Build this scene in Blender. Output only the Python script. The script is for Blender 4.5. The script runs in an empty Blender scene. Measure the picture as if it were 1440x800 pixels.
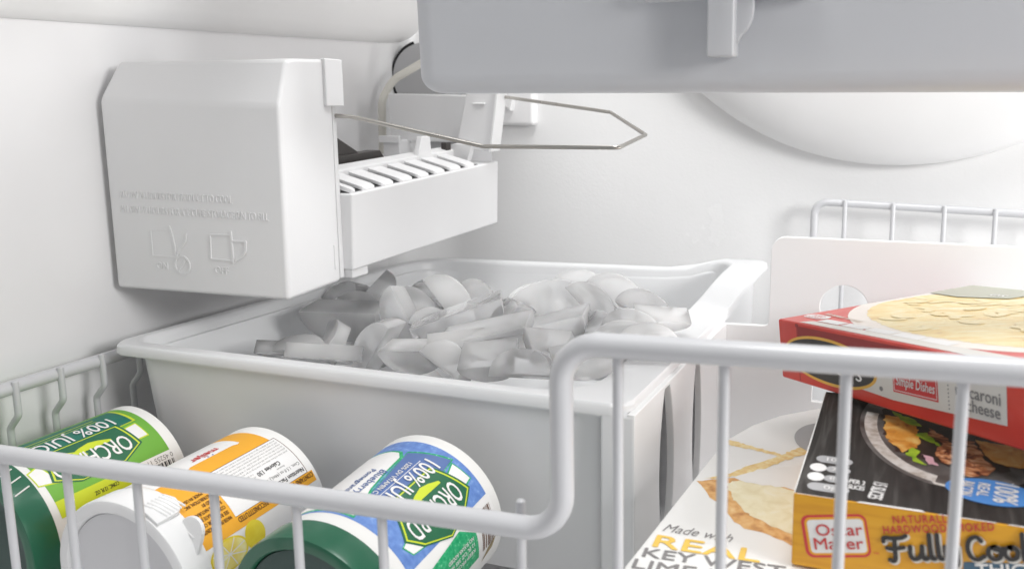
import bpy, bmesh, math, random
from mathutils import Vector, Matrix, Euler

# ------------------------------------------------------------------ camera, light, exposure
scene = bpy.context.scene
COL = scene.collection
R_ = math.radians

cam_data = bpy.data.cameras.new("camera")
cam = bpy.data.objects.new("camera", cam_data)
COL.objects.link(cam)
YAW, PITCH = R_(19.35), R_(9.139)
cam.location = (0, 0, 0)
cam.rotation_euler = (R_(90) - PITCH, 0, YAW)
cam_data.sensor_width = 36.0
cam_data.lens = 29.65
cam_data.shift_x = -0.1028
cam_data.shift_y = -0.0479
cam_data.clip_start = 0.01
cam_data.clip_end = 50
cam_data.dof.use_dof = True
cam_data.dof.focus_distance = 0.40
cam_data.dof.aperture_fstop = 17
scene.camera = cam

world = bpy.data.worlds.new("World")
scene.world = world
world.use_nodes = True
world.node_tree.nodes["Background"].inputs[0].default_value = (0.96, 0.975, 1.0, 1)
world.node_tree.nodes["Background"].inputs[1].default_value = 0.28


def area(name, loc, target, size, size_y, watts, col=(1, 1, 1)):
    d = bpy.data.lights.new(name, 'AREA')
    d.shape = 'RECTANGLE'
    d.size, d.size_y, d.energy, d.color = size, size_y, watts, col
    o = bpy.data.objects.new(name, d)
    COL.objects.link(o)
    o.location = loc
    o.rotation_euler = (Vector(target) - Vector(loc)).to_track_quat('-Z', 'Y').to_euler()
    return o


area("key_light", (0.60, 0.07, 0.19), (-0.24, 0.42, -0.10), 0.26, 0.20, 4.6, (1, 0.992, 0.98))
area("overhead_softbox", (-0.03, 0.28, 0.72), (-0.13, 0.33, -0.15), 0.55, 0.28, 5.2, (1, 0.997, 0.99))
area("rear_softbox", (0.70, 0.48, -0.14), (-0.34, 0.42, 0.03), 0.26, 0.2, 1.6, (1, 0.99, 0.98))
area("ice_fill_light", (-0.16, 0.45, 0.12), (-0.22, 0.40, -0.13), 0.22, 0.06, 0.10, (1, 0.995, 0.985))  # added fill to brighten the ice; the freezer shows no lamp here

scene.view_settings.view_transform = 'Standard'
scene.view_settings.look = 'None'
scene.view_settings.exposure = 0.14
scene.view_settings.gamma = 1.0
scene.view_settings.use_curve_mapping = False
scene.cycles.max_bounces = 28
scene.cycles.transmission_bounces = 28
scene.cycles.diffuse_bounces = 6
scene.cycles.caustics_refractive = True
scene.cycles.caustics_reflective = False

# ------------------------------------------------------------------ materials
def new_mat(name):
    m = bpy.data.materials.new(name)
    m.use_nodes = True
    nt = m.node_tree
    return m, nt, nt.nodes["Principled BSDF"]


def node(nt, kind, **kw):
    n = nt.nodes.new(kind)
    for k, v in kw.items():
        if k in n.inputs:
            n.inputs[k].default_value = v
        else:
            setattr(n, k, v)
    return n


def plastic(name, col, rough=0.38, bump=0.0, scale=300.0, var=0.03, coat=0.0, metal=0.0, spec=0.5, sss=0.0, dist=0.0004):
    m, nt, b = new_mat(name)
    b.inputs["Roughness"].default_value = rough
    b.inputs["Metallic"].default_value = metal
    b.inputs["Specular IOR Level"].default_value = spec
    b.inputs["Coat Weight"].default_value = coat
    if sss:
        b.inputs["Subsurface Weight"].default_value = sss
        b.inputs["Subsurface Radius"].default_value = (0.006, 0.006, 0.006)
        b.inputs["Subsurface Scale"].default_value = 1.0
    tc = node(nt, "ShaderNodeTexCoord")
    n1 = node(nt, "ShaderNodeTexNoise", Scale=23.0, Detail=5.0)
    nt.links.new(tc.outputs["Object"], n1.inputs["Vector"])
    r = node(nt, "ShaderNodeValToRGB")
    r.color_ramp.elements[0].position = 0.3
    r.color_ramp.elements[1].position = 0.7
    r.color_ramp.elements[0].color = (*[c * (1 - var) for c in col], 1)
    r.color_ramp.elements[1].color = (*[min(1, c * (1 + var)) for c in col], 1)
    nt.links.new(n1.outputs["Fac"], r.inputs["Fac"])
    nt.links.new(r.outputs["Color"], b.inputs["Base Color"])
    mr = node(nt, "ShaderNodeMapRange")
    mr.inputs["To Min"].default_value = rough * 0.85
    mr.inputs["To Max"].default_value = min(1, rough * 1.15)
    nt.links.new(n1.outputs["Fac"], mr.inputs["Value"])
    nt.links.new(mr.outputs["Result"], b.inputs["Roughness"])
    if bump:
        n2 = node(nt, "ShaderNodeTexNoise", Scale=scale, Detail=2.0)
        nt.links.new(tc.outputs["Object"], n2.inputs["Vector"])
        bp = node(nt, "ShaderNodeBump", Strength=bump, Distance=dist)
        nt.links.new(n2.outputs["Fac"], bp.inputs["Height"])
        nt.links.new(bp.outputs["Normal"], b.inputs["Normal"])
    return m


def ramp_mat(name, stops, scale, stretch=(1, 1, 1), rough=0.4, coat=0.0, detail=4.0, kind="noise", bump=0.0, distortion=0.0):
    """printed picture: noise driven colour ramp"""
    m, nt, b = new_mat(name)
    b.inputs["Roughness"].default_value = rough
    b.inputs["Coat Weight"].default_value = coat
    tc = node(nt, "ShaderNodeTexCoord")
    mp = node(nt, "ShaderNodeMapping")
    mp.inputs["Scale"].default_value = stretch
    nt.links.new(tc.outputs["Object"], mp.inputs["Vector"])
    if kind == "noise":
        t = node(nt, "ShaderNodeTexNoise", Scale=scale, Detail=detail, Distortion=distortion)
        out = t.outputs["Fac"]
    elif kind == "wave":
        t = node(nt, "ShaderNodeTexWave", Scale=scale, Distortion=distortion, Detail=3.0)
        t.inputs["Detail Scale"].default_value = 1.5
        out = t.outputs["Fac"]
    else:
        t = node(nt, "ShaderNodeTexVoronoi", Scale=scale)
        out = t.outputs["Distance"]
    nt.links.new(mp.outputs["Vector"], t.inputs["Vector"])
    r = node(nt, "ShaderNodeValToRGB")
    el = r.color_ramp.elements
    while len(el) < len(stops):
        el.new(0.5)
    for e, (p, c) in zip(el, stops):
        e.position = p
        e.color = (*c, 1)
    nt.links.new(out, r.inputs["Fac"])
    nt.links.new(r.outputs["Color"], b.inputs["Base Color"])
    if bump:
        bp = node(nt, "ShaderNodeBump", Strength=bump, Distance=0.0003)
        nt.links.new(out, bp.inputs["Height"])
        nt.links.new(bp.outputs["Normal"], b.inputs["Normal"])
    return m


M = {}
M['liner'] = plastic('liner_white', (0.80, 0.795, 0.80), 0.42, 0.06, 500, 0.015)
M['ledge'] = plastic('ledge_lit_white', (0.87, 0.865, 0.86), 0.45, 0.04, 500, 0.01)  # liner white lightened, standing in for light the ledge lacks
M['pebble'] = plastic('pebbled_white', (0.80, 0.80, 0.80), 0.26, 0.20, 520, 0.004, dist=0.0005)
M['white'] = plastic('white_plastic', (0.82, 0.82, 0.82), 0.35, 0.05, 900, 0.012, sss=0.05)
M['maker'] = plastic('ice_maker_white', (0.73, 0.73, 0.735), 0.42, 0.10, 1500, 0.012)
M['frost'] = plastic('frosted_plastic', (0.62, 0.625, 0.64), 0.30, 0.04, 700, 0.015, sss=0.1)
def translucent(m, amount, col):
    nt = m.node_tree
    b = nt.nodes["Principled BSDF"]
    out = [n for n in nt.nodes if n.type == 'OUTPUT_MATERIAL'][0]
    t = node(nt, "ShaderNodeBsdfTranslucent")
    t.inputs["Color"].default_value = (*col, 1)
    mx = node(nt, "ShaderNodeMixShader")
    mx.inputs[0].default_value = amount
    nt.links.new(b.outputs[0], mx.inputs[1])
    nt.links.new(t.outputs[0], mx.inputs[2])
    nt.links.new(mx.outputs[0], out.inputs["Surface"])


translucent(M['frost'], 0.42, (0.88, 0.89, 0.91))
M['bin'] = plastic('bin_plastic', (0.72, 0.725, 0.732), 0.32, 0.04, 800, 0.012, sss=0.08)
M['vinyl'] = plastic('vinyl_coated_wire', (0.57, 0.573, 0.59), 0.30, 0.10, 700, 0.03, coat=0.25)
M['steel'] = plastic('nickel_wire', (0.50, 0.48, 0.45), 0.28, 0.05, 1500, 0.05, metal=1.0)
M['dark'] = plastic('dark_plastic', (0.035, 0.030, 0.028), 0.45, 0.1, 900, 0.1)
M['black_foam'] = plastic('black_foam', (0.02, 0.02, 0.022), 0.8, 0.3, 900, 0.1)
M['grey'] = plastic('grey_plastic', (0.45, 0.45, 0.46), 0.5, 0.05, 800, 0.02)
M['gap_shade'] = plastic('gap_shade_grey', (0.10, 0.10, 0.105), 0.6, 0.05, 800, 0.02)  # dark grey standing in for shade between the fins
M['cream'] = plastic('cream_tube', (0.72, 0.70, 0.64), 0.4, 0.05, 800, 0.02)
M['card'] = plastic('white_card', (0.80, 0.795, 0.775), 0.5, 0.08, 700, 0.02, spec=0.35)
M['gloss_white'] = plastic('gloss_white_print', (0.82, 0.81, 0.80), 0.35, 0.04, 600, 0.01)
M['green_label'] = plastic('green_label', (0.165, 0.42, 0.055), 0.42, 0.06, 700, 0.06, spec=0.4)
M['lime'] = plastic('lime_print', (0.58, 0.68, 0.03), 0.42, 0, 1, 0.03)
M['deep_green'] = plastic('deep_green_print', (0.018, 0.13, 0.06), 0.42, 0, 1, 0.05)
M['teal'] = plastic('teal_print', (0.01, 0.16, 0.11), 0.42, 0, 1, 0.05)
M['lid_green'] = plastic('lid_green', (0.010, 0.115, 0.058), 0.33, 0.06, 700, 0.04, coat=0.2)
M['lid_shade'] = plastic('lid_shade_green', (0.008, 0.045, 0.035), 0.4, 0.06, 700, 0.05)  # lid green darkened to paint shade into the recessed face
M['ink'] = plastic('black_ink', (0.03, 0.028, 0.028), 0.45, 0, 1, 0.05)
M['grey_ink'] = plastic('grey_ink', (0.22, 0.21, 0.21), 0.5, 0, 1, 0.05)
M['light_ink'] = plastic('light_grey_ink', (0.42, 0.42, 0.43), 0.5, 0, 1, 0.05)
M['brown_ink'] = plastic('brown_ink', (0.12, 0.045, 0.015), 0.45, 0, 1, 0.05)
M['orange'] = plastic('orange_label', (0.83, 0.40, 0.03), 0.42, 0.05, 700, 0.05, spec=0.4)
M['red_ink'] = plastic('red_ink', (0.62, 0.05, 0.05), 0.42, 0, 1, 0.04)
M['blue_ink'] = plastic('blue_ink', (0.05, 0.10, 0.42), 0.42, 0, 1, 0.04)
M['blue_label'] = ramp_mat('blue_label', [(0.3, (0.10, 0.20, 0.52)), (0.62, (0.15, 0.28, 0.62)), (0.8, (0.35, 0.48, 0.72))], 420, rough=0.42)
M['ribbon_blue'] = plastic('ribbon_blue', (0.09, 0.16, 0.38), 0.42, 0, 1, 0.05)
M['sparkle_green'] = ramp_mat('sparkle_green', [(0.35, (0.0, 0.30, 0.11)), (0.6, (0.03, 0.42, 0.18)), (0.75, (0.4, 0.75, 0.5))], 700, rough=0.42)
M['lemon'] = ramp_mat('lemon_picture', [(0.3, (0.80, 0.62, 0.08)), (0.6, (0.86, 0.78, 0.30)), (0.8, (0.88, 0.86, 0.6))], 160, rough=0.42)
M['lemon_skin'] = ramp_mat('lemon_skin', [(0.3, (0.72, 0.55, 0.01)), (0.7, (0.86, 0.76, 0.08))], 90, rough=0.42)
M['leaf'] = plastic('leaf_print', (0.24, 0.42, 0.03), 0.42, 0, 1, 0.1)
M['red_box'] = ramp_mat('red_carton', [(0.3, (0.58, 0.030, 0.022)), (0.7, (0.72, 0.065, 0.04))], 30, rough=0.32, coat=0.25)
M['red_dark'] = plastic('dark_red_print', (0.30, 0.02, 0.02), 0.35, 0, 1, 0.1)
M['gold'] = plastic('gold_print', (0.80, 0.45, 0.07), 0.35, 0, 1, 0.05)
M['oval'] = ramp_mat('oval_black', [(0.3, (0.02, 0.02, 0.02)), (0.7, (0.06, 0.055, 0.05))], 60, rough=0.35)
M['panel_grey'] = ramp_mat('panel_grey', [(0.3, (0.66, 0.63, 0.58)), (0.7, (0.76, 0.73, 0.68))], 40, rough=0.35, coat=0.2)
M['pasta'] = ramp_mat('pasta_picture', [(0.25, (0.66, 0.40, 0.16)), (0.38, (0.86, 0.62, 0.22)), (0.55, (0.90, 0.74, 0.36)), (0.75, (0.92, 0.85, 0.62))], 75, (1, 2.6, 1), 0.3, 0.25, 3.0, distortion=0.8)
M['noodle'] = ramp_mat('noodle_picture', [(0.3, (0.86, 0.66, 0.27)), (0.7, (0.91, 0.78, 0.44))], 120, rough=0.3, coat=0.25)
M['plate'] = plastic('plate_print', (0.86, 0.79, 0.72), 0.3, 0, 1, 0.04, coat=0.25)
M['olive'] = plastic('olive_print', (0.42, 0.43, 0.33), 0.3, 0, 1, 0.08, coat=0.25)  # paler than the dark olive ink, with glare put into the colour
M['wood_dark'] = ramp_mat('dark_wood_print', [(0.3, (0.022, 0.02, 0.019)), (0.55, (0.045, 0.041, 0.038)), (0.68, (0.085, 0.08, 0.075)), (0.74, (0.05, 0.045, 0.042))], 34, (6.0, 0.55, 1), 0.5, 0.0, 6.0, distortion=1.2)
M['wood_dark'].node_tree.nodes["Principled BSDF"].inputs["Specular IOR Level"].default_value = 0.12
M['wood_yellow'] = ramp_mat('yellow_wood_print', [(0.25, (0.62, 0.27, 0.012)), (0.5, (0.74, 0.36, 0.015)), (0.8, (0.78, 0.41, 0.03))], 60, (0.5, 1, 6), 0.38, 0.1, 4.0)
M['slate'] = plastic('slate_blue_print', (0.06, 0.13, 0.20), 0.4, 0, 1, 0.05)
M['sky_blue'] = plastic('sky_blue_print', (0.08, 0.27, 0.66), 0.36, 0, 1, 0.05)
M['bowl'] = ramp_mat('iron_bowl_picture', [(0.3, (0.05, 0.045, 0.04)), (0.55, (0.13, 0.12, 0.115)), (0.8, (0.30, 0.28, 0.27))], 120, rough=0.4)
M['rice'] = ramp_mat('bowl_rim_picture', [(0.3, (0.42, 0.36, 0.30)), (0.55, (0.66, 0.62, 0.58)), (0.8, (0.78, 0.76, 0.73))], 320, rough=0.4)
M['roast'] = ramp_mat('roast_picture', [(0.3, (0.42, 0.13, 0.02)), (0.5, (0.74, 0.32, 0.05)), (0.72, (0.86, 0.55, 0.18))], 150, rough=0.36, distortion=0.7)
M['bacon'] = ramp_mat('bacon_picture', [(0.28, (0.03, 0.012, 0.01)), (0.42, (0.26, 0.07, 0.03)), (0.55, (0.62, 0.26, 0.11)), (0.72, (0.82, 0.55, 0.36))], 190, (1, 1.6, 1), 0.36, 0, 3.0, distortion=1.6)
M['herb'] = ramp_mat('herb_picture', [(0.3, (0.16, 0.34, 0.01)), (0.7, (0.50, 0.66, 0.05))], 260, rough=0.4)
M['onion'] = plastic('onion_print', (0.72, 0.42, 0.48), 0.4, 0, 1, 0.2)
M['black_food'] = ramp_mat('pan_shadow_print', [(0.3, (0.012, 0.01, 0.009)), (0.7, (0.05, 0.03, 0.025))], 200, rough=0.4)
M['crust'] = ramp_mat('crust_picture', [(0.28, (0.42, 0.17, 0.04)), (0.5, (0.68, 0.36, 0.11)), (0.75, (0.80, 0.56, 0.26))], 260, rough=0.45, distortion=0.4)
M['filling'] = ramp_mat('filling_picture', [(0.3, (0.72, 0.64, 0.40)), (0.55, (0.80, 0.74, 0.52)), (0.8, (0.82, 0.79, 0.66))], 190, rough=0.45, distortion=0.6)
M['crumb'] = ramp_mat('crumb_picture', [(0.3, (0.72, 0.46, 0.15)), (0.6, (0.82, 0.66, 0.32)), (0.8, (0.84, 0.76, 0.52))], 480, rough=0.45)
M['yellow_ink'] = plastic('yellow_ink', (0.80, 0.53, 0.09), 0.45, 0, 1, 0.05)
M['silver'] = plastic('grey_disc_print', (0.36, 0.36, 0.37), 0.4, 0, 1, 0.03)
M['cap_shade_white'] = plastic('cap_shade_white', (0.64, 0.64, 0.655), 0.4, 0.06, 500, 0.03)  # greyed white, shade painted into the recessed lid face
M['khaki'] = plastic('bare_card', (0.33, 0.27, 0.16), 0.8, 0.2, 500, 0.1)


def ice_material():
    """milky freezer ice: part clear, part scattering, with a smooth wet skin"""
    m, nt, b = new_mat('cloudy_ice')
    b.inputs["IOR"].default_value = 1.31
    b.inputs["Base Color"].default_value = (0.997, 0.996, 1.0, 1)
    b.inputs["Subsurface Weight"].default_value = 1.0
    b.inputs["Subsurface Radius"].default_value = (0.016, 0.0165, 0.017)
    b.inputs["Subsurface Scale"].default_value = 1.0
    tc = node(nt, "ShaderNodeTexCoord")
    oi = node(nt, "ShaderNodeObjectInfo")
    add = node(nt, "ShaderNodeVectorMath", operation='ADD')
    nt.links.new(tc.outputs["Object"], add.inputs[0])
    nt.links.new(oi.outputs["Location"], add.inputs[1])
    n = node(nt, "ShaderNodeTexNoise", Scale=20.0, Detail=1.0, Distortion=0.3)
    nt.links.new(add.outputs[0], n.inputs["Vector"])
    mr = node(nt, "ShaderNodeMapRange")
    mr.inputs["From Min"].default_value = 0.3
    mr.inputs["From Max"].default_value = 0.7
    mr.inputs["To Min"].default_value = 0.92
    mr.inputs["To Max"].default_value = 0.46
    nt.links.new(n.outputs["Fac"], mr.inputs["Value"])
    nt.links.new(mr.outputs["Result"], b.inputs["Transmission Weight"])
    b.inputs["Roughness"].default_value = 0.07
    n2 = node(nt, "ShaderNodeTexNoise", Scale=38.0, Detail=1.0)
    nt.links.new(add.outputs[0], n2.inputs["Vector"])
    bp = node(nt, "ShaderNodeBump", Strength=0.22, Distance=0.0015)
    nt.links.new(n2.outputs["Fac"], bp.inputs["Height"])
    nt.links.new(bp.outputs["Normal"], b.inputs["Normal"])
    return m


M['ice'] = ice_material()

# ------------------------------------------------------------------ object helpers
BASE = {}


def tag(o, label=None, cat=None, group=None, kind=None):
    if label: o["label"] = label
    if cat: o["category"] = cat
    if group: o["group"] = group
    if kind: o["kind"] = kind
    return o


def thing(name, base, label, cat, group=None):
    o = bpy.data.objects.new(name, None)
    o.empty_display_size = 0.01
    COL.objects.link(o)
    o.location = base
    BASE[o] = Vector(base)
    return tag(o, label, cat, group)


def obj(name, bm, mat, parent=None, smooth=True, wn=True, kind=None):
    """link a bmesh given in scene coordinates as one mesh object under its parent"""
    base = BASE.get(parent, Vector((0, 0, 0)))
    if parent is not None:
        bm.transform(Matrix.Translation(-base))
    me = bpy.data.meshes.new(name)
    bm.normal_update()
    bm.to_mesh(me)
    bm.free()
    if smooth:
        me.shade_smooth()
        me.set_sharp_from_angle(angle=R_(38))
    o = bpy.data.objects.new(name, me)
    COL.objects.link(o)
    me.materials.append(mat)
    if parent is not None:
        o.parent = parent
        BASE[o] = base
    if wn and smooth:
        md = o.modifiers.new("weighted_normal", 'WEIGHTED_NORMAL')
        md.keep_sharp = True
    if kind: o["kind"] = kind
    return o


def copy_at(o, parent, offset):
    c = o.copy()
    COL.objects.link(c)
    c.parent = parent
    c.location = Vector(o.location) + Vector(offset)
    return c


def bevel(bm, w, seg=3, angle=30):
    bm.normal_update()
    es = [e for e in bm.edges if len(e.link_faces) == 2 and e.calc_face_angle(0) > R_(angle)]
    if es:
        bmesh.ops.bevel(bm, geom=es, offset=w, segments=seg, profile=0.5, affect='EDGES', clamp_overlap=True)
    return bm


def add_box(bm, lo, hi):
    vs = [bm.verts.new((x, y, z)) for x in (lo[0], hi[0]) for y in (lo[1], hi[1]) for z in (lo[2], hi[2])]
    for f in ((0, 1, 3, 2), (4, 6, 7, 5), (0, 4, 5, 1), (2, 3, 7, 6), (0, 2, 6, 4), (1, 5, 7, 3)):
        bm.faces.new([vs[i] for i in f])
    return bm


def box(lo, hi, bev=0.0, seg=3):
    bm = add_box(bmesh.new(), lo, hi)
    bmesh.ops.recalc_face_normals(bm, faces=bm.faces)
    if bev: bevel(bm, bev, seg)
    return bm


def hull(pts, bev=0.0, seg=3, angle=18):
    bm = bmesh.new()
    for p in pts: bm.verts.new(p)
    r = bmesh.ops.convex_hull(bm, input=bm.verts)
    bmesh.ops.dissolve_limit(bm, angle_limit=R_(3), verts=bm.verts, edges=bm.edges)
    bmesh.ops.recalc_face_normals(bm, faces=bm.faces)
    if bev: bevel(bm, bev, seg, angle)
    return bm


def loft(rings, closed_start=True, closed_end=True, bm=None):
    bm = bm or bmesh.new()
    vr = [[bm.verts.new(p) for p in ring] for ring in rings]
    n = len(vr[0])
    for a, b in zip(vr, vr[1:]):
        for i in range(n):
            bm.faces.new((a[i], a[(i + 1) % n], b[(i + 1) % n], b[i]))
    if closed_start: bm.faces.new(vr[0][::-1])
    if closed_end: bm.faces.new(vr[-1])
    bmesh.ops.recalc_face_normals(bm, faces=bm.faces)
    return bm


def fillet(pts, rad, n=8):
    """round the inner corners of a polyline; rad is a number or one per point"""
    pts = [Vector(p) for p in pts]
    out = [pts[0]]
    for i in range(1, len(pts) - 1):
        rr = rad[i] if isinstance(rad, (list, tuple)) else rad
        a, b, c = pts[i - 1], pts[i], pts[i + 1]
        u, v = (a - b).normalized(), (c - b).normalized()
        ang = u.angle(v)
        if rr <= 0 or ang > R_(178):
            out.append(b); continue
        t = min(rr / math.tan(ang / 2), (a - b).length * 0.49, (c - b).length * 0.49)
        r2 = t * math.tan(ang / 2)
        ctr = b + (u + v).normalized() * (r2 / math.sin(ang / 2))
        p0, p1 = b + u * t, b + v * t
        q0, q1 = p0 - ctr, p1 - ctr
        for k in range(n + 1):
            out.append(ctr + q0.slerp(q1, k / n).normalized() * q0.length if q0.angle(q1) > 1e-4 else p0)
    out.append(pts[-1])
    return out


def tube(path, r, seg=14, bm=None, cap=True):
    bm = bm or bmesh.new()
    path = [Vector(p) for p in path]
    q = [path[0]]
    for p in path[1:]:
        if (p - q[-1]).length > 1e-6: q.append(p)
    path = q
    n = len(path)
    tang = [(path[min(i + 1, n - 1)] - path[max(i - 1, 0)]).normalized() for i in range(n)]
    up = tang[0].orthogonal().normalized()
    rings = []
    for i in range(n):
        up = (up - tang[i] * up.dot(tang[i])).normalized()
        sd = tang[i].cross(up)
        ring = []
        for k in range(seg):
            a = 2 * math.pi * k / seg
            ring.append(path[i] + (up * math.cos(a) + sd * math.sin(a)) * r)
        rings.append((path[i], ring))
    allr = []
    if cap:
        c, rg = rings[0]
        for s, o in ((0.3, 1.0), (0.75, 0.66)):
            allr.append([c + (p - c) * s - tang[0] * r * 0.5 * o for p in rg])
    allr += [rg for c, rg in rings]
    if cap:
        c, rg = rings[-1]
        for s, o in ((0.75, 0.66), (0.3, 1.0)):
            allr.append([c + (p - c) * s + tang[-1] * r * 0.5 * o for p in rg])
    return loft(allr, True, True, bm)


def rrect(x0, x1, y0, y1, r, n=6):
    """rounded rectangle in plan, counter-clockwise, from the front left corner"""
    out = []
    for cx, cy, a0 in ((x0 + r, y0 + r, 180), (x1 - r, y0 + r, 270), (x1 - r, y1 - r, 0), (x0 + r, y1 - r, 90)):
        for k in range(n + 1):
            a = R_(a0 + 90 * k / n)
            out.append((cx + r * math.cos(a), cy + r * math.sin(a)))
    return out


def rquad(c, r, n=6):
    """rounded quad in plan; c = four corners counter-clockwise"""
    c = [Vector((p[0], p[1], 0)) for p in c]
    out = []
    for i in range(4):
        f = fillet([c[i - 1], c[i], c[(i + 1) % 4]], (r[i] if isinstance(r, tuple) else r) if i < 3 else (r[0] if isinstance(r, tuple) else r) + 0.020, n)[1:-1]
        seg = [(p.x, p.y) for p in f]
        if out:
            p0, p1 = out[-1], seg[0]
            out += [(p0[0] + (p1[0] - p0[0]) * k / 12, p0[1] + (p1[1] - p0[1]) * k / 12) for k in range(1, 12)]
        out += seg
    p0, p1 = out[-1], out[0]
    out += [(p0[0] + (p1[0] - p0[0]) * k / 12, p0[1] + (p1[1] - p0[1]) * k / 12) for k in range(1, 12)]
    return out


def curve_fill(outlines, depth=0.0, bev=0.0):
    """2D outlines (first the rim, then holes) filled and extruded through a curve; returns bmesh in its XY plane"""
    cu = bpy.data.curves.new("outline", 'CURVE')
    cu.dimensions = '2D'
    cu.fill_mode = 'BOTH'
    cu.extrude = depth
    cu.bevel_depth = bev
    cu.bevel_resolution = 2
    for o in outlines:
        sp = cu.splines.new('POLY')
        sp.points.add(len(o) - 1)
        for p, q in zip(sp.points, o):
            p.co = (q[0], q[1], 0, 1)
        sp.use_cyclic_u = True
    return curve_to_bm(cu)


def curve_to_bm(cu):
    o = bpy.data.objects.new("outline", cu)
    COL.objects.link(o)
    dg = bpy.context.evaluated_depsgraph_get()
    ev = o.evaluated_get(dg)
    me = ev.to_mesh()
    bm = bmesh.new()
    bm.from_mesh(me)
    ev.to_mesh_clear()
    bpy.data.objects.remove(o)
    bpy.data.curves.remove(cu)
    bmesh.ops.remove_doubles(bm, verts=bm.verts, dist=1e-7)
    return bm


def text2d(s, x, y, w, h, rot=0.0, bold=0.0, shear=0.0, extrude=0.0, spacing=1.0):
    """flat lettering: baseline start (x, y), overall width w, capital height h; returns bmesh"""
    cu = bpy.data.curves.new("lettering", 'FONT')
    cu.body = s
    cu.size = 1.0
    cu.shear = shear
    cu.space_character = spacing
    cu.resolution_u = 3
    bm = curve_to_bm(cu)
    if extrude:
        pass
    xs = [v.co.x for v in bm.verts]
    if not xs: return bm
    x0, x1 = min(xs), max(xs)
    sx, sy = w / (x1 - x0), h / 0.70
    ca, sa = math.cos(rot), math.sin(rot)
    for v in bm.verts:
        a, b = (v.co.x - x0) * sx, v.co.y * sy
        v.co = (x + a * ca - b * sa, y + a * sa + b * ca, 0)
    seen, k = set(), 0
    for v in bm.verts:                       # letters that touch must not share one plane
        if v in seen: continue
        stack = [v]; seen.add(v)
        while stack:
            q = stack.pop(); q.co.z = 0.000012 * (k % 3)
            for e in q.link_edges:
                o = e.other_vert(q)
                if o not in seen: seen.add(o); stack.append(o)
        k += 1
    if bold:                                 # heavier lettering: the same letters struck again a hair to the side
        copies = []
        for j, (dx, dy) in enumerate(((1, 0), (0.5, 0.8), (0.5, -0.8))):
            cp = bm.copy()
            for v in cp.verts:
                ox, oy = dx * bold * 2.2 * h, dy * bold * 1.4 * h
                v.co.x += ox * ca - oy * sa; v.co.y += ox * sa + oy * ca; v.co.z += 0.00004 * (j + 1)
            copies.append(cp)
        bm = merge(bm, *copies)
    return bm


def merge(*bms):
    out = bms[0]
    for b in bms[1:]:
        me = bpy.data.meshes.new("join")
        b.to_mesh(me); b.free()
        out.from_mesh(me)
        bpy.data.meshes.remove(me)
    return out


def poly2d(pts):
    return curve_fill([pts])


def ellipse(cx, cy, rx, ry, n=40, rot=0.0):
    ca, sa = math.cos(rot), math.sin(rot)
    return [(cx + rx * math.cos(2 * math.pi * k / n) * ca - ry * math.sin(2 * math.pi * k / n) * sa,
             cy + rx * math.cos(2 * math.pi * k / n) * sa + ry * math.sin(2 * math.pi * k / n) * ca) for k in range(n)]


def rough_edge(pts, amp, seed, step=None):
    """a wavy outline for pictured food"""
    rnd = random.Random(seed)
    out = []
    n = len(pts)
    for i in range(n):
        a, b = Vector(pts[i]), Vector(pts[(i + 1) % n])
        L = (b - a).length
        k = max(1, int(L / (step or amp * 2.5)))
        for j in range(k):
            p = a.lerp(b, j / k)
            out.append((p.x + rnd.uniform(-amp, amp), p.y + rnd.uniform(-amp, amp)))
    return out


def smooth_line(pts, n=6):
    """Catmull-Rom through 2D points"""
    p = [Vector((*q, 0)) for q in pts]
    p = [p[0] * 2 - p[1]] + p + [p[-1] * 2 - p[-2]]
    out = []
    for i in range(1, len(p) - 2):
        for k in range(n):
            t = k / n
            a, b, c, d = p[i - 1], p[i], p[i + 1], p[i + 2]
            v = 0.5 * ((2 * b) + (c - a) * t + (2 * a - 5 * b + 4 * c - d) * t * t + (3 * b - a - 3 * c + d) * t ** 3)
            out.append((v.x, v.y))
    out.append((p[-2].x, p[-2].y))
    return out


def ribbon(pts, w, smooth=True):
    """a round ended brush stroke as outline -> bmesh"""
    pts = smooth_line(pts) if smooth else pts
    P = [Vector(q) for q in pts]
    L, Rr = [], []
    for i, p in enumerate(P):
        t = (P[min(i + 1, len(P) - 1)] - P[max(i - 1, 0)])
        if t.length < 1e-9: t = Vector((1, 0))
        t.normalize()
        nrm = Vector((-t.y, t.x))
        L.append(p + nrm * w / 2); Rr.append(p - nrm * w / 2)
    bm = bmesh.new()
    lv = [bm.verts.new((q.x, q.y, 0)) for q in L]
    rv = [bm.verts.new((q.x, q.y, 0)) for q in Rr]
    for i in range(len(P) - 1):
        bm.faces.new((rv[i], rv[i + 1], lv[i + 1], lv[i]))
    for c, p0, p1, sgn in ((P[0], lv[0], rv[0], 1), (P[-1], rv[-1], lv[-1], 1)):
        a0 = math.atan2(p0.co.y - c.y, p0.co.x - c.x)
        arc = [p0]
        for k in range(1, 6):
            a = a0 + math.pi * k / 6
            arc.append(bm.verts.new((c.x + w / 2 * math.cos(a), c.y + w / 2 * math.sin(a), 0)))
        arc.append(p1)
        bm.faces.new(arc)
    return bm


def strokes(lines, x, y, sx, sy, w, rot=0.0, lift=0.00002):
    """hand lettering out of brush strokes; each stroke a hair above the one before"""
    ca, sa = math.cos(rot), math.sin(rot)
    parts = []
    for i, ln in enumerate(lines):
        q = [(x + a * sx * ca - b * sy * sa, y + a * sx * sa + b * sy * ca) for a, b in ln]
        bm = ribbon(q, w)
        for v in bm.verts: v.co.z = lift * i
        parts.append(bm)
    return merge(*parts)


def flat_map(o, u, v):
    o, u, v = Vector(o), Vector(u).normalized(), Vector(v).normalized()
    n = u.cross(v)

    def f(p, h):
        return o + u * p.x + v * p.y + n * (h + p.z)
    f.cell = None
    return f


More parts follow.
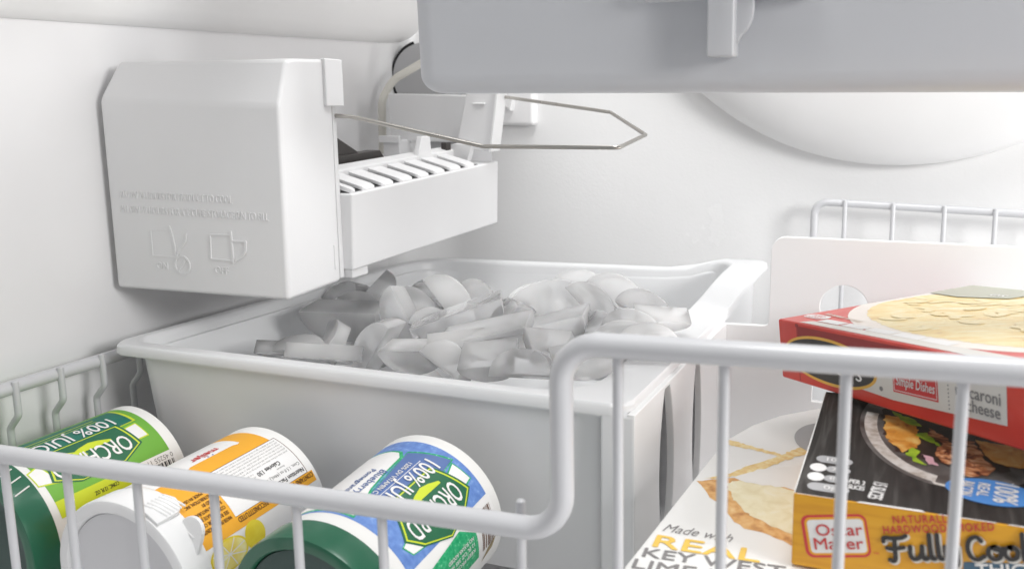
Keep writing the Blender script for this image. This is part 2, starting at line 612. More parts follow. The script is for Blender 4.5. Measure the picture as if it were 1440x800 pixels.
def print_on(name, bm, fmap, h, mat, parent, label=None):
    """lay flat lettering or a flat print on a surface, h above it"""
    if fmap.cell:
        if True:
            vals = [v.co[1] for v in bm.verts]
            a = math.floor(min(vals) / fmap.cell) * fmap.cell
            while a < max(vals):
                bmesh.ops.bisect_plane(bm, geom=bm.verts[:] + bm.edges[:] + bm.faces[:], plane_co=fmap.co(a), plane_no=fmap.no)
                a += fmap.cell
    for v in bm.verts:
        v.co = fmap(v.co.copy(), h)
    o = obj(name, bm, mat, parent, smooth=bool(fmap.cell), wn=False)
    if label: o["label"] = label
    return o

# ------------------------------------------------------------------ freezer compartment (the setting)
WX, WY = -0.40, 0.62
def extrude_profile(pts, z0, z1):
    bm = bmesh.new()
    lo = [bm.verts.new((x, y, z0)) for x, y in pts]
    hi = [bm.verts.new((x, y, z1)) for x, y in pts]
    for i in range(len(pts) - 1):
        bm.faces.new((lo[i], lo[i + 1], hi[i + 1], hi[i]))
    return bm

FZ = -0.262
obj('side_wall', extrude_profile([(WX, -0.05), (WX, 0.30), (WX, 0.575)], FZ, 0.16), M['liner'], kind='structure', wn=False)
corner = [(WX, 0.575)] + [(WX + 0.045 - 0.045 * math.cos(R_(a)), 0.575 + 0.045 * math.sin(R_(a))) for a in range(6, 91, 6)]
obj('back_wall', extrude_profile(corner + [(-0.2, WY), (0.45, WY)], FZ, 0.16), M['pebble'], kind='structure', wn=False)
bm = bmesh.new()
bm.faces.new([bm.verts.new(p) for p in ((-0.42, -0.05, FZ), (0.45, -0.05, FZ), (0.45, 0.64, FZ), (-0.42, 0.64, FZ))])
obj('floor', bm, M['liner'], kind='structure', wn=False)
# moulded ledge that closes the compartment along the top of the side wall
prof = [(-0.3995, 0.0), (-0.3945, 0.0008), (-0.3900, 0.0040), (-0.3850, 0.010), (-0.3790, 0.018), (-0.3710, 0.028), (-0.362, 0.038), (-0.350, 0.049), (-0.335, 0.060), (-0.315, 0.070), (-0.29, 0.077), (-0.26, 0.08), (-0.26, 0.10)]
rings = []
for y in (0.10, 0.25, 0.40, 0.55, 0.615):
    z0 = 0.0372 + 0.023 * (y - 0.28)
    rings.append([(x, y, z0 + z) for x, z in prof] + [(-0.399, y, z0 + 0.10)])
obj('ceiling_ledge', loft(rings), M['ledge'], kind='structure', wn=False)
# ------------------------------------------------------------------ air duct cover on the back wall
duct = thing('duct_cover', (-0.0155, 0.62, 0.1624), 'big smooth white domed disc on the back wall, half hidden by the frosted drawer', 'duct cover')
prof = [(0.2055, 0.0), (0.207, 0.003), (0.2072, 0.007), (0.2062, 0.0115), (0.2035, 0.0165), (0.1985, 0.0220), (0.190, 0.0285), (0.176, 0.0350), (0.15, 0.0420), (0.11, 0.048), (0.06, 0.0515), (0.0005, 0.0525)]
rings = []
for r, d in prof:
    rings.append([(-0.0155 + r * math.cos(2 * math.pi * k / 128), 0.6205 - d, 0.1624 + r * math.sin(2 * math.pi * k / 128)) for k in range(128)])
obj('dome', loft(rings, True, True), M['white'], duct, wn=False)

# ------------------------------------------------------------------ frosted upper drawer
drawer = thing('upper_drawer', (0.06, 0.43, 0.003), 'frosted grey plastic drawer hanging across the top of the compartment', 'drawer')
def ring(x0, x1, y0, y1, r, z): return [(x, y, z) for x, y in rrect(x0, x1, y0, y1, r, 8)]
X0, X1, Y0, Y1 = -0.1945, 0.085, 0.30, 0.352
rr = []
for k in range(0, 9):
    a = R_(90 * k / 8)
    ins = 0.0075 * (1 - math.sin(a)); zz = 0.0026 + 0.0075 * (1 - math.cos(a))
    rr.append(ring(X0 + ins, X1 - ins, Y0 + ins, Y1 - ins, 0.012 - ins * 0.6, zz))
rr.append(ring(X0 - 0.002, X1 + 0.002, Y0 - 0.001, Y1, 0.012, 0.13))
rr.append(ring(X0 + 0.001, X1 - 0.001, Y0 + 0.0022, Y1 - 0.003, 0.010, 0.13))
rr.append(ring(X0 + 0.004, X1 - 0.004, Y0 + 0.0035, Y1 - 0.004, 0.009, 0.010))
rr.append(ring(X0 + 0.010, X1 - 0.010, Y0 + 0.010, Y1 - 0.010, 0.006, 0.0055))
obj('drawer_shell', loft(rr), M['frost'], drawer)
bm = box((-0.0695, 0.2905, 0.0145), (-0.0600, 0.2992, 0.075), 0.0008)
obj('latch_tongue', bm, M['frost'], drawer)
bm = curve_fill([[(-0.0600, 0.075), (-0.0600, 0.0195)] + [(-0.0600 + 0.0055 * math.sin(R_(a)), 0.0315 - 0.0095 * math.cos(R_(a))) for a in range(15, 91, 10)] + [(-0.0545, 0.075)]], 0.0012, 0.0003)
bm.transform(Matrix.Translation((0, 0.296, 0)) @ Matrix.Rotation(R_(90), 4, 'X'))
obj('latch_flange', bm, M['frost'], drawer)
obj('grip_lip', box((-0.094, 0.2935, 0.0340), (-0.032, 0.2992, 0.043), 0.002), M['frost'], drawer)

# ------------------------------------------------------------------ ice maker
maker = thing('ice_maker', (-0.34, 0.44, -0.0985), 'white ice maker on the side wall with embossed front cover and wire arm', 'ice maker')
P = [(-0.3955, 0.325, -0.0985), (-0.2838, 0.325, -0.0967), (-0.3955, 0.325, 0.0000), (-0.2826, 0.325, -0.003),
     (-0.3880, 0.3318, 0.0189), (-0.2832, 0.3325, 0.0187),
     (-0.3955, 0.3655, -0.0980), (-0.2838, 0.3655, -0.0952), (-0.3955, 0.3655, 0.0195), (-0.2832, 0.3655, 0.0202), (-0.3955, 0.345, 0.0120), (-0.2832, 0.339, 0.0195)]
cover = obj('front_cover', hull(P, 0.0020, 4, 12), M['maker'], maker)
obj('hinge_block', hull([(-0.2842, 0.3585, -0.0035), (-0.2815, 0.3585, -0.0035), (-0.2842, 0.3725, -0.0035), (-0.2815, 0.3725, -0.0035),
                         (-0.2842, 0.3585, 0.0205), (-0.2815, 0.3585, 0.0205), (-0.2842, 0.3725, 0.0203), (-0.2815, 0.3725, 0.0203)], 0.0007), M['maker'], maker)
obj('rear_plate', box((-0.395, 0.3662, -0.094), (-0.2845, 0.3695, 0.0185), 0.0006), M['maker'], maker)
obj('seam_rib', box((-0.2842, 0.3605, -0.088), (-0.2832, 0.3612, -0.075), 0.0002), M['maker'], maker)
obj('heater_slot', box((-0.3480, 0.344, -0.1008), (-0.3360, 0.356, -0.0965), 0.0005), M['dark'], maker)
# embossed words and icons stand proud of the cover
face = flat_map((0, 0.325, 0), (1, 0, 0), (0, 0, 1))
def emboss(name, bm, parent, h=0.00045):
    geo = bmesh.ops.extrude_face_region(bm, geom=bm.faces[:])
    for v in [g for g in geo['geom'] if isinstance(g, bmesh.types.BMVert)]: v.co.z += h
    for v in bm.verts: v.co = face(v.co.copy(), -0.0001)
    bmesh.ops.recalc_face_normals(bm, faces=bm.faces)
    return obj(name, bm, M['maker'], parent, smooth=False)
TL = -0.0012
for wd, x, z, w, h in (("ALLOW 24 HOURS FOR PRODUCT TO COOL", -0.3875, -0.0502, 0.0735, 0.0038), ("ALLOW 72 HOURS FOR ICE CUBE STORAGE BIN TO FILL", -0.3875, -0.0578, 0.0950, 0.0038),
                       ("ON", -0.3662, -0.0862, 0.0074, 0.0036), ("OFF", -0.3280, -0.0860, 0.0086, 0.0036)):
    emboss('embossed_words', text2d(wd, x, z, w, h, TL, 0.0), cover)
def outline_bm(pts, w, closed=True):
    p = list(pts) + ([pts[0]] if closed else [])
    v = [Vector(q) for q in (pts if closed else pts)]
    n = len(v); bm = bmesh.new(); inn, out = [], []
    for i in range(n):
        e0 = (v[i] - v[i - 1]).normalized(); e1 = (v[(i + 1) % n] - v[i]).normalized()
        m = Vector((-(e0.y + e1.y), e0.x + e1.x)); m = m / max(0.3, m.length_squared / 2) / 1.0
        out.append(bm.verts.new((v[i].x + m.x * w / 2, v[i].y + m.y * w / 2, 0))); inn.append(bm.verts.new((v[i].x - m.x * w / 2, v[i].y - m.y * w / 2, 0)))
    for i in range(n):
        j = (i + 1) % n
        bm.faces.new((out[i], out[j], inn[j], inn[i]))
    return bm
icons = [outline_bm([(-0.3684, -0.0660), (-0.3550, -0.0655), (-0.3527, -0.0795), (-0.3685, -0.0795)], 0.0007),
         ribbon([(-0.3556, -0.0640), (-0.3540, -0.0700), (-0.3526, -0.0800)], 0.0013),
         ribbon([(-0.3450, -0.0674), (-0.3466, -0.0715), (-0.3505, -0.0752)], 0.0012),
         ribbon([(-0.3527, -0.0795), (-0.3500, -0.0752)], 0.0008, False),
         outline_bm(ellipse(-0.3490, -0.0832, 0.0048, 0.0046, 22), 0.0009),
         ribbon([(-0.3515, -0.0860), (-0.3470, -0.0808)], 0.0010, False),
         outline_bm([(-0.3294, -0.0665), (-0.3163, -0.0660), (-0.3163, -0.0790), (-0.3300, -0.0788)], 0.0007),
         ribbon([(-0.3163, -0.0645), (-0.3160, -0.0800)], 0.0012, False),
         ribbon([(-0.3160, -0.0690), (-0.3075, -0.0688)], 0.0008, False),
         ribbon([(-0.3074, -0.0690), (-0.3085, -0.0745), (-0.3140, -0.0787)], 0.0012)]
for k, ic in enumerate(icons):
    emboss('embossed_icon', ic, cover, 0.00042 + 0.00003 * k)
# mould body under the fins
def zt(y): return -0.0493 + (y - 0.36) * 0.0365
def zb(y): return -0.0903 + (y - 0.36) * 0.018
mp = []
for y in (0.3695, 0.536):
    mp += [(-0.366, y, zt(y)), (-0.2775, y, zt(y)), (-0.362, y, zb(y)), (-0.2790, y, zb(y))]
obj('ice_mould', hull(mp, 0.0012), M['maker'], maker)
obj('mould_foot', hull([(-0.2800, y, z) for y in (0.3702, 0.384) for z in (-0.0945, -0.088)] + [(-0.33, y, z) for y in (0.3702, 0.384) for z in (-0.0945, -0.088)], 0.0006), M['maker'], maker)
fy = [0.3612, 0.3785, 0.3959, 0.4138, 0.4331, 0.4513, 0.4700, 0.4899, 0.508]
for a, b in zip(fy, fy[1:]):
    y0, y1 = a + 0.0024, b - 0.0024
    if y0 < 0.371: y0 = 0.3712
    z = zt((y0 + y1) / 2)
    rings = []
    for x, dz, ins in ((-0.2785, 0.0006, 0.0025), (-0.2798, 0.0020, 0.0008), (-0.2825, 0.0030, 0.0), (-0.2990, 0.0072, 0.0), (-0.3010, 0.0078, 0.0)):
        rings.append([(x, y0 + ins, z + dz - 0.0022), (x, y1 - ins, z + dz - 0.0022), (x, y1 - ins, z + dz), (x, y0 + ins, z + dz)])
    bm = loft(rings); bevel(bm, 0.0004, 2)
    obj('stripper_fin', bm, M['maker'], maker)
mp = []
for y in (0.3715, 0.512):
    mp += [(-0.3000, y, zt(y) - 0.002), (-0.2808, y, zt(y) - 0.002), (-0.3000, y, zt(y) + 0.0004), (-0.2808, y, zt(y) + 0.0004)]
obj('gap_shade_strip', hull(mp), M['gap_shade'], maker)  # dark strip laid on the mould as painted shade in the fin gaps
mp = []
for y in (0.3700, 0.520):
    mp += [(-0.3005, y, zt(y) + 0.0025), (-0.3005, y, zt(y) + 0.0095), (-0.309, y, zt(y) + 0.0115), (-0.309, y, zt(y))]
obj('stripper_rail', hull(mp, 0.0008), M['maker'], maker)
obj('rail_post', hull([(-0.304, 0.468, -0.040), (-0.300, 0.468, -0.040), (-0.304, 0.486, -0.040), (-0.300, 0.486, -0.040),
                       (-0.304, 0.474, -0.0235), (-0.300, 0.474, -0.0235), (-0.304, 0.484, -0.0235), (-0.300, 0.484, -0.0235)], 0.0007), M['maker'], maker)
# dark ejector
obj('ejector_blade', hull([(-0.316, 0.370, -0.002), (-0.316, 0.370, -0.036), (-0.316, 0.432, -0.0335), (-0.316, 0.428, -0.0305), (-0.322, 0.370, -0.002), (-0.322, 0.370, -0.036), (-0.322, 0.432, -0.0335), (-0.322, 0.428, -0.0305)], 0.0006), M['dark'], maker)
obj('ejector_shaft', hull([(-0.3135, 0.370, -0.0415), (-0.3135, 0.455, -0.0385), (-0.3135, 0.448, -0.0310), (-0.3135, 0.370, -0.0335), (-0.3235, 0.370, -0.0415), (-0.3235, 0.455, -0.0385), (-0.3235, 0.448, -0.0310), (-0.3235, 0.370, -0.0335)], 0.0008), M['dark'], maker)
obj('drive_clip', box((-0.3055, 0.506, -0.0385), (-0.3010, 0.512, -0.0290), 0.0006), M['dark'], maker)
# rear bracket that carries the fill cup
obj('fill_cup', hull([(-0.3620, 0.530, -0.030), (-0.300, 0.530, -0.030), (-0.3625, 0.530, 0.0043), (-0.290, 0.530, 0.0027), (-0.3620, 0.578, -0.030), (-0.300, 0.578, -0.030), (-0.3625, 0.578, 0.0043), (-0.290, 0.578, 0.0027)], 0.001), M['maker'], maker)
obj('cup_arm', hull([(-0.3020, 0.519, -0.0345), (-0.2735, 0.519, -0.0350), (-0.2900, 0.519, 0.0120), (-0.2660, 0.519, 0.0120), (-0.3020, 0.5265, -0.0345), (-0.2735, 0.5265, -0.0350), (-0.2900, 0.5265, 0.0120), (-0.2660, 0.5265, 0.0120)], 0.0008), M['maker'], maker)
obj('arm_flange', hull([(-0.2745, 0.5165, -0.0352), (-0.2728, 0.5165, -0.0352), (-0.2672, 0.5165, 0.0120), (-0.2652, 0.5165, 0.0120), (-0.2745, 0.530, -0.0352), (-0.2728, 0.530, -0.0352), (-0.2672, 0.530, 0.0120), (-0.2652, 0.530, 0.0120)], 0.0004), M['white'], maker)
obj('arm_rib', box((-0.2865, 0.5175, -0.0032), (-0.2775, 0.5192, -0.0022), 0.0003), M['white'], maker)
obj('cup_foot', box((-0.3615, 0.520, -0.0405), (-0.3475, 0.535, -0.0285), 0.001), M['maker'], maker)
obj('cup_foot_cap', box((-0.3630, 0.517, -0.0305), (-0.3460, 0.5195, -0.0255), 0.0006), M['maker'], maker)
obj('cup_clip', hull([(-0.309, 0.514, -0.042), (-0.290, 0.514, -0.042), (-0.314, 0.514, -0.0345), (-0.300, 0.514, -0.030), (-0.286, 0.514, -0.030), (-0.309, 0.520, -0.042), (-0.290, 0.520, -0.042), (-0.314, 0.520, -0.0345), (-0.300, 0.520, -0.030), (-0.286, 0.520, -0.030)], 0.0006), M['maker'], maker)
obj('motor_housing', box((-0.3455, 0.537, -0.048), (-0.300, 0.570, -0.0302), 0.001), M['grey'], maker)
# shut-off wire
arm = fillet([(-0.290, 0.368, -0.0080), (-0.276, 0.3705, -0.0088), (-0.2075, 0.385, -0.0236), (-0.1362, 0.390, -0.0232), (-0.1413, 0.450, -0.0194), (-0.1803, 0.500, -0.0078), (-0.2736, 0.530, 0.0024)],
             [0, 0.01, 0.008, 0.003, 0.003, 0.004, 0], 6)
obj('shutoff_wire', tube(arm, 0.00112, 12), M['steel'], maker)

plate = thing('wall_clip', (-0.30, 0.618, -0.01), 'pale square mounting clip on the back wall behind the ice maker arm', 'clip')
obj('clip_plate', box((-0.322, 0.612, -0.0205), (-0.2850, 0.622, 0.0120), 0.003), M['liner'], plate)
obj('clip_hook', hull([(-0.3105, 0.606, 0.0015), (-0.300, 0.606, 0.0015), (-0.3105, 0.606, -0.002), (-0.3035, 0.606, -0.0065), (-0.3025, 0.606, -0.009), (-0.3105, 0.613, 0.0015), (-0.300, 0.613, 0.0015), (-0.3105, 0.613, -0.002), (-0.3025, 0.613, -0.009)], 0.0005), M['white'], plate)
obj('clip_peg', box((-0.3175, 0.604, -0.0125), (-0.3110, 0.613, -0.0060), 0.0008), M['white'], plate)

# water fill tube and its grommet
ft = tube(smooth3 := fillet([(-0.3872, 0.556, -0.040), (-0.3872, 0.558, 0.000), (-0.3790, 0.562, 0.0150), (-0.350, 0.566, 0.030)], [0, 0.02, 0.02, 0], 8), 0.0030, 14)
tag(obj('fill_tube', ft, M['cream'], None), 'cream water tube curving up behind the ice maker', 'tube')
gr = thing('wall_grommet', (-0.372, 0.588, 0.017), 'round grey wall grommet with black foam edge behind the cream tube', 'grommet')
cyl = [[(-0.371 + r * math.cos(2 * math.pi * k / 48), y, 0.0175 + r * math.sin(2 * math.pi * k / 48)) for k in range(48)] for r, y in ((0.0265, 0.612), (0.0265, 0.590), (0.0255, 0.588))]
obj('grommet_plug', loft(cyl), M['grey'], gr)
obj('foam_ring', tube([(-0.371 + 0.0275 * math.cos(2 * math.pi * k / 48), 0.590, 0.0175 + 0.0275 * math.sin(2 * math.pi * k / 48)) for k in range(14, 40)], 0.0012, 8), M['black_foam'], gr)

# ------------------------------------------------------------------ ice bin
binn = thing('ice_bin', (-0.236, 0.43, -0.2085), 'white plastic ice bin heaped with ice under the ice maker', 'ice bin')
C_ = [(-0.3755, 0.2993), (-0.1012, 0.3022), (-0.0925, 0.592), (-0.3555, 0.556)]
def inset(l, f, r, b): return [(C_[0][0] + l, C_[0][1] + f), (C_[1][0] - r, C_[1][1] + f), (C_[2][0] - r, C_[2][1] - b), (C_[3][0] + l, C_[3][1] - b)]
def rise(x, y):
    """the rim sweeps up at the back right corner"""
    if y < 0.40: return 0.0
    t = min(1.0, max(0.0, (x + 0.158) / 0.036)); t = t * t * (3 - 2 * t)
    s = min(1.0, max(0.0, (y - 0.46) / 0.10)); s = s * s * (3 - 2 * s)
    return 0.0075 * t * s
def bring(ins, r, z, up=True): return [(x, y, z + (rise(x, y) if up else 0)) for x, y in rquad(inset(*ins), r, 7)]
ZR = -0.12
rings = [bring((0.020, 0.016, 0.012, 0.026), 0.012, -0.2085, False),
         bring((0.0165, 0.0095, 0.0085, 0.020), 0.012, -0.2050, False),
         bring((0.0105, 0.0050, 0.0072, 0.008), 0.012, -0.1290),
         bring((0.0095, 0.0042, 0.0066, 0.006), 0.012, -0.1265),
         bring((0.0008, 0.0006, 0.0008, 0.0008), 0.009, -0.1255),
         bring((0.0, 0.0, 0.0, 0.0), 0.009, -0.1245),
         bring((0.0003, 0.0003, 0.0003, 0.0003), 0.009, ZR - 0.0012),
         bring((0.0014, 0.0014, 0.0014, 0.0014), 0.009, ZR),
         bring((0.0050, 0.0075, 0.0215, 0.0060), (0.010, 0.026, 0.016), ZR),
         bring((0.0064, 0.0090, 0.0230, 0.0074), (0.010, 0.026, 0.016), ZR - 0.0010),
         bring((0.0072, 0.0096, 0.0238, 0.0080), (0.010, 0.026, 0.016), ZR - 0.0030),
         bring((0.0160, 0.0140, 0.0300, 0.0160), (0.011, 0.024, 0.016), -0.1900, False),
         bring((0.0240, 0.0200, 0.0360, 0.0240), (0.011, 0.024, 0.016), -0.2040, False)]
obj('bin_body', loft(rings), M['bin'], binn)

# ------------------------------------------------------------------ ice
def crescent():
    bm = bmesh.new()
    n = 16
    arc = []
    for k in range(n + 1):
        t = k / n
        a = math.pi * t
        arc.append((0.0200 * math.cos(a), 0.0052 - 0.0140 * math.sin(a) ** 0.92))
    pts = [(0.0200, 0.0068)] + arc + [(-0.0200, 0.0068)]
    lay = []
    for s in (-1, 1):
        row = []
        for x, z in pts:
            th = 0.0052 + 0.0032 * (z + 0.0090) / 0.016
            row.append(bm.verts.new((x, s * th, z)))
        lay.append(row)
    m = len(pts)
    bm.faces.new(lay[0][::-1]); bm.faces.new(lay[1])
    for i in range(m):
        j = (i + 1) % m
        bm.faces.new((lay[0][i], lay[0][j], lay[1][j], lay[1][i]))
    bmesh.ops.recalc_face_normals(bm, faces=bm.faces)
    bevel(bm, 0.0007, 3, 35)
    return bm
ICE = [
    ((-0.2693, 0.3986, -0.1244), (-0.414, 1.008, -0.132), 0.929, 'half-moon ice piece standing upright and facing out at left of centre'),
    ((-0.3104, 0.4023, -0.1277), (0.05, 0.005, 0.233), 1.089, 'grey half-moon ice piece lying flat side up under the ice maker cover'),
    ((-0.3136, 0.442, -0.123), (-1.221, -0.423, 1.557), 0.743, 'blunt squared ice piece standing on end below the ice mould'),
    ((-0.3409, 0.4432, -0.125), (2.748, -0.393, -0.022), 0.803, 'rounded ice lump at the far left against the bin wall'),
    ((-0.2743, 0.4259, -0.122), (2.576, 0.679, -0.12), 0.746, 'grey domed ice piece just behind the upright half-moon'),
    ((-0.2502, 0.3986, -0.1227), (2.801, 0.387, 0.493), 0.558, 'small domed ice piece tucked between half-moon and slab'),
    ((-0.2548, 0.4333, -0.1195), (2.485, 0.749, -0.218), 0.939, 'bright pearly ice piece leaning behind the long slab'),
    ((-0.2273, 0.3924, -0.1211), (-0.056, -0.306, 0.481), 1.2, 'long slim ice slab slanting up to the right in mid heap'),
    ((-0.195, 0.3627, -0.1193), (0.104, -0.214, 0.268), 1.082, 'long ridged ice piece lying in front of the slim slab'),
    ((-0.26, 0.359, -0.1258), (2.994, -1.022, 0.203), 0.778, 'broad warm-tinted ice piece below the upright half-moon'),
    ((-0.2908, 0.3677, -0.1284), (2.38, 0.472, -1.203), 0.637, 'small clear ice chunk tipped on end near the front left rim'),
    ((-0.2783, 0.3429, -0.128), (0.994, 0.06, 0.35), 0.926, 'flat bar of ice lying along the front rim'),
    ((-0.3068, 0.359, -0.1304), (2.66, -0.055, 0.448), 0.634, 'dark clear ice ring edge at the front left corner of the heap'),
    ((-0.2215, 0.3392, -0.1222), (0.056, -0.044, 0.206), 0.757, 'grey ice wedge half sunk beside the front rim'),
    ((-0.2018, 0.337, -0.1216), (2.534, 0.481, -0.147), 0.555, 'ice piece with a bright edge along the front rim at mid bin'),
    ((-0.1632, 0.337, -0.1196), (2.841, -0.017, 0.165), 0.684, 'triangular milky ice piece resting on the front rim'),
    ((-0.1902, 0.4333, -0.1143), (2.813, -0.069, 0.244), 1.204, 'large frosty ice dome at the top of the heap'),
    ((-0.163, 0.4283, -0.1127), (2.606, 0.686, -0.125), 0.813, 'white rimmed ice arc right of the large dome'),
    ((-0.1497, 0.4382, -0.1106), (2.545, 0.521, -0.17), 0.961, 'pointed pale ice tip highest at the right of the heap'),
    ((-0.1458, 0.3912, -0.1138), (2.798, 0.038, -0.089), 0.562, 'small ice arch in front of the white rimmed arc'),
    ((-0.1283, 0.3924, -0.1122), (2.778, 0.287, 0.107), 0.717, 'smooth curved ice piece sloping to the right bin wall'),
    ((-0.1174, 0.4023, -0.1107), (0.385, 0.109, 0.474), 0.672, 'low clear ice piece at the far right under the bin flange'),
    ((-0.2081, 0.411, -0.118), (2.64, -0.717, 0.077), 0.554, 'small bright ice piece in the dip at mid heap'),
    ((-0.1684, 0.3813, -0.1163), (0.058, -0.27, 0.202), 0.94, 'cloudy ice piece below the large dome'),
    ((-0.1324, 0.337, -0.1143), (0.065, -0.116, 0.53), 0.76, 'ice piece seen through the loop of the front rail'),
    ((-0.1274, 0.3689, -0.1127), (2.807, -0.069, 0.349), 0.816, 'thin edged ice arc just above the front rail'),
    ((-0.2433, 0.4432, -0.1173), (2.505, 0.349, -0.206), 0.646, 'shining wet ice piece at the back of the heap'),
    ((-0.276, 0.4481, -0.1192), (2.565, 0.112, -0.121), 0.733, 'pale ice piece behind the grey dome at the back'),
    ((-0.1565, 0.3491, -0.1156), (0.445, 0.223, 0.782), 0.582, 'glassy ice shard between the triangle and the rail'),
    ((-0.3131, 0.4234, -0.1255), (2.432, 0.268, -0.044), 0.697, 'smoky ice piece behind the grey half-moon'),
    ((-0.2034, 0.3491, -0.1203), (0.357, -0.074, 0.534), 0.727, 'cloudy ice piece under the ridged one'),
    ((-0.1783, 0.359, -0.1178), (2.539, 0.016, 0.077), 0.676, 'pale ice piece between the ridged piece and the triangle'),
    ((-0.1807, 0.337, -0.1204), (0.484, -0.108, 0.24), 0.628, 'clear flat ice piece in front of the ridged piece'),
    ((-0.3192, 0.3503, -0.1319), (0.746, 0.089, 0.504), 0.381, 'tiny clear ice splinter at the left corner of the bin'),
    ((-0.1308, 0.4234, -0.1105), (2.658, 0.353, -0.06), 0.767, 'pale ice wedge behind the sloping piece near the right bin wall'),
    ((-0.2097, 0.4382, -0.1153), (2.608, -0.297, 0.638), 0.689, 'bright ice lump between the pearly piece and the large dome'),
    ((-0.1877, 0.4655, -0.11), (2.726, 0.034, 0.161), 0.756, 'thin pale ice arc peeking over the large dome'),
    ((-0.1121, 0.3664, -0.1113), (2.688, 0.077, 0.189), 0.701, 'milky ice piece low beside the right bin wall'),
]

rnd = random.Random(5)
ice_meshes = []
for v in range(4):
    bm = crescent()
    for q in bm.verts:
        k = 1 + 0.05 * math.sin(q.co.x * 190 + v * 2.1) * math.cos(q.co.z * 260 + v)
        q.co.y *= k
        q.co.z *= 1 + 0.04 * math.sin(q.co.x * 120 + v * 1.7)
    o = obj('ice_piece', bm, M['ice'], None)
    ice_meshes.append(o)
GROUP_ICE = 'ice pieces heaped in the bin'
used = [False] * 4
def put_ice(loc, eul, sc, label, v):
    if not used[v]: o = ice_meshes[v]; used[v] = True
    else:
        o = ice_meshes[v].copy(); COL.objects.link(o)
    o.location, o.rotation_euler = loc, eul
    o.scale = (sc[0], sc[1], sc[2]) if isinstance(sc, tuple) else (sc, sc, sc)
    tag(o, label, 'ice piece', GROUP_ICE)
for i, (loc, e, s, lab) in enumerate(ICE):
    s *= 1.06
    t = max(s, 0.80)
    ty, tz = {11: (0.5, 0.6), 12: (1.0, 0.7), 10: (0.9, 0.9), 33: (0.6, 0.5), 21: (1.0, 0.7)}.get(i, (1.35, 1.08))
    put_ice(loc, e, (s, t * ty, t * tz), lab, i % 4)
for i in range(6):
    for j in range(4):
        x = -0.328 + i * 0.0360 + rnd.uniform(-0.006, 0.006)
        y = 0.352 + j * 0.050 + rnd.uniform(-0.006, 0.006)
        if x < -0.325 and y < 0.40: continue
        put_ice((x, y, -0.1475 + 0.008 * math.sin(math.pi * j / 3) + rnd.uniform(-0.004, 0.004)),
                (rnd.uniform(-0.7, 0.7), rnd.uniform(-0.5, 0.5), rnd.uniform(0, 6.28)), 0.95,
                'cloudy ice piece half buried low in the heap', (i + j) % 4)

# ------------------------------------------------------------------ divider panel right of the bin
div = thing('basket_divider', (-0.09, 0.44, -0.2085), 'glossy white divider panel with round hole behind the cartons', 'divider')
YP = 0.455
po = [(-0.0975, -0.208), (-0.0975, -0.1245), (-0.0705, -0.1235), (-0.0705, -0.0790), (-0.0700, -0.0737), (0.34, -0.0690), (0.34, -0.208)]
po = [(p.x, p.y) for p in fillet([(*p, 0) for p in po], [0, 0.002, 0.004, 0.004, 0.005, 0, 0], 6)]
po = [(p.x, p.y) for p in fillet([(-0.0975, -0.208, 0), (-0.0975, -0.1245, 0), (-0.0705, -0.1235, 0), (-0.0700, -0.0735, 0), (0.34, -0.0690, 0), (0.34, -0.208, 0)], [0, 0.0015, 0.003, 0.0075, 0, 0], 8)]
holes = [ellipse(-0.0311, -0.1100, 0.0130, 0.0130, 48), [(-0.0465, -0.1640), (-0.0465, -0.1480), (-0.012, -0.1480), (-0.012, -0.1640)]]
bm = curve_fill([po] + holes, 0.0013, 0.0004)
bm.transform(Matrix.Translation((0, YP, 0)) @ Matrix.Rotation(R_(90), 4, 'X'))
obj('rear_panel', bm, M['white'], div)
obj('front_edge', box((-0.1135, 0.3022, -0.207), (-0.0990, 0.3062, -0.1240), 0.0012), M['bin'], div)
def lens(yc, w, z0, z1, n=10):
    a = [(yc - w / 2 * math.sin(math.pi * (0.08 + 0.84 * k / n)) ** 0.7, z1 + (z0 - z1) * k / n) for k in range(n + 1)]
    b = [(yc + w / 2 * math.sin(math.pi * (0.08 + 0.84 * k / n)) ** 0.7, z0 + (z1 - z0) * k / n) for k in range(n + 1)]
    return a + b
so = [(0.3030, -0.208), (0.3030, -0.1240), (0.4525, -0.1240), (0.4525, -0.208)]
holes = [lens(0.3450, 0.0225, -0.203, -0.1248), lens(0.3945, 0.0175, -0.203, -0.1248)]
holes += [[(0.4322, a), (0.4338, a), (0.4338, b), (0.4322, b)] for a, b in ((-0.1290, -0.1345), (-0.1560, -0.1405), (-0.1740, -0.1600), (-0.1920, -0.1780))]
bm = curve_fill([so] + holes, 0.0012, 0.0006)
# local x runs along depth, local y along height
bm.transform(Matrix.Translation((-0.1098, 0, 0)) @ Matrix(((0, 0, 1, 0), (1, 0, 0, 0), (0, 1, 0, 0), (0, 0, 0, 1))))
for v in bm.verts: v.co.x += v.co.y * 0.0305
obj('side_panel', bm, M['white'], div)

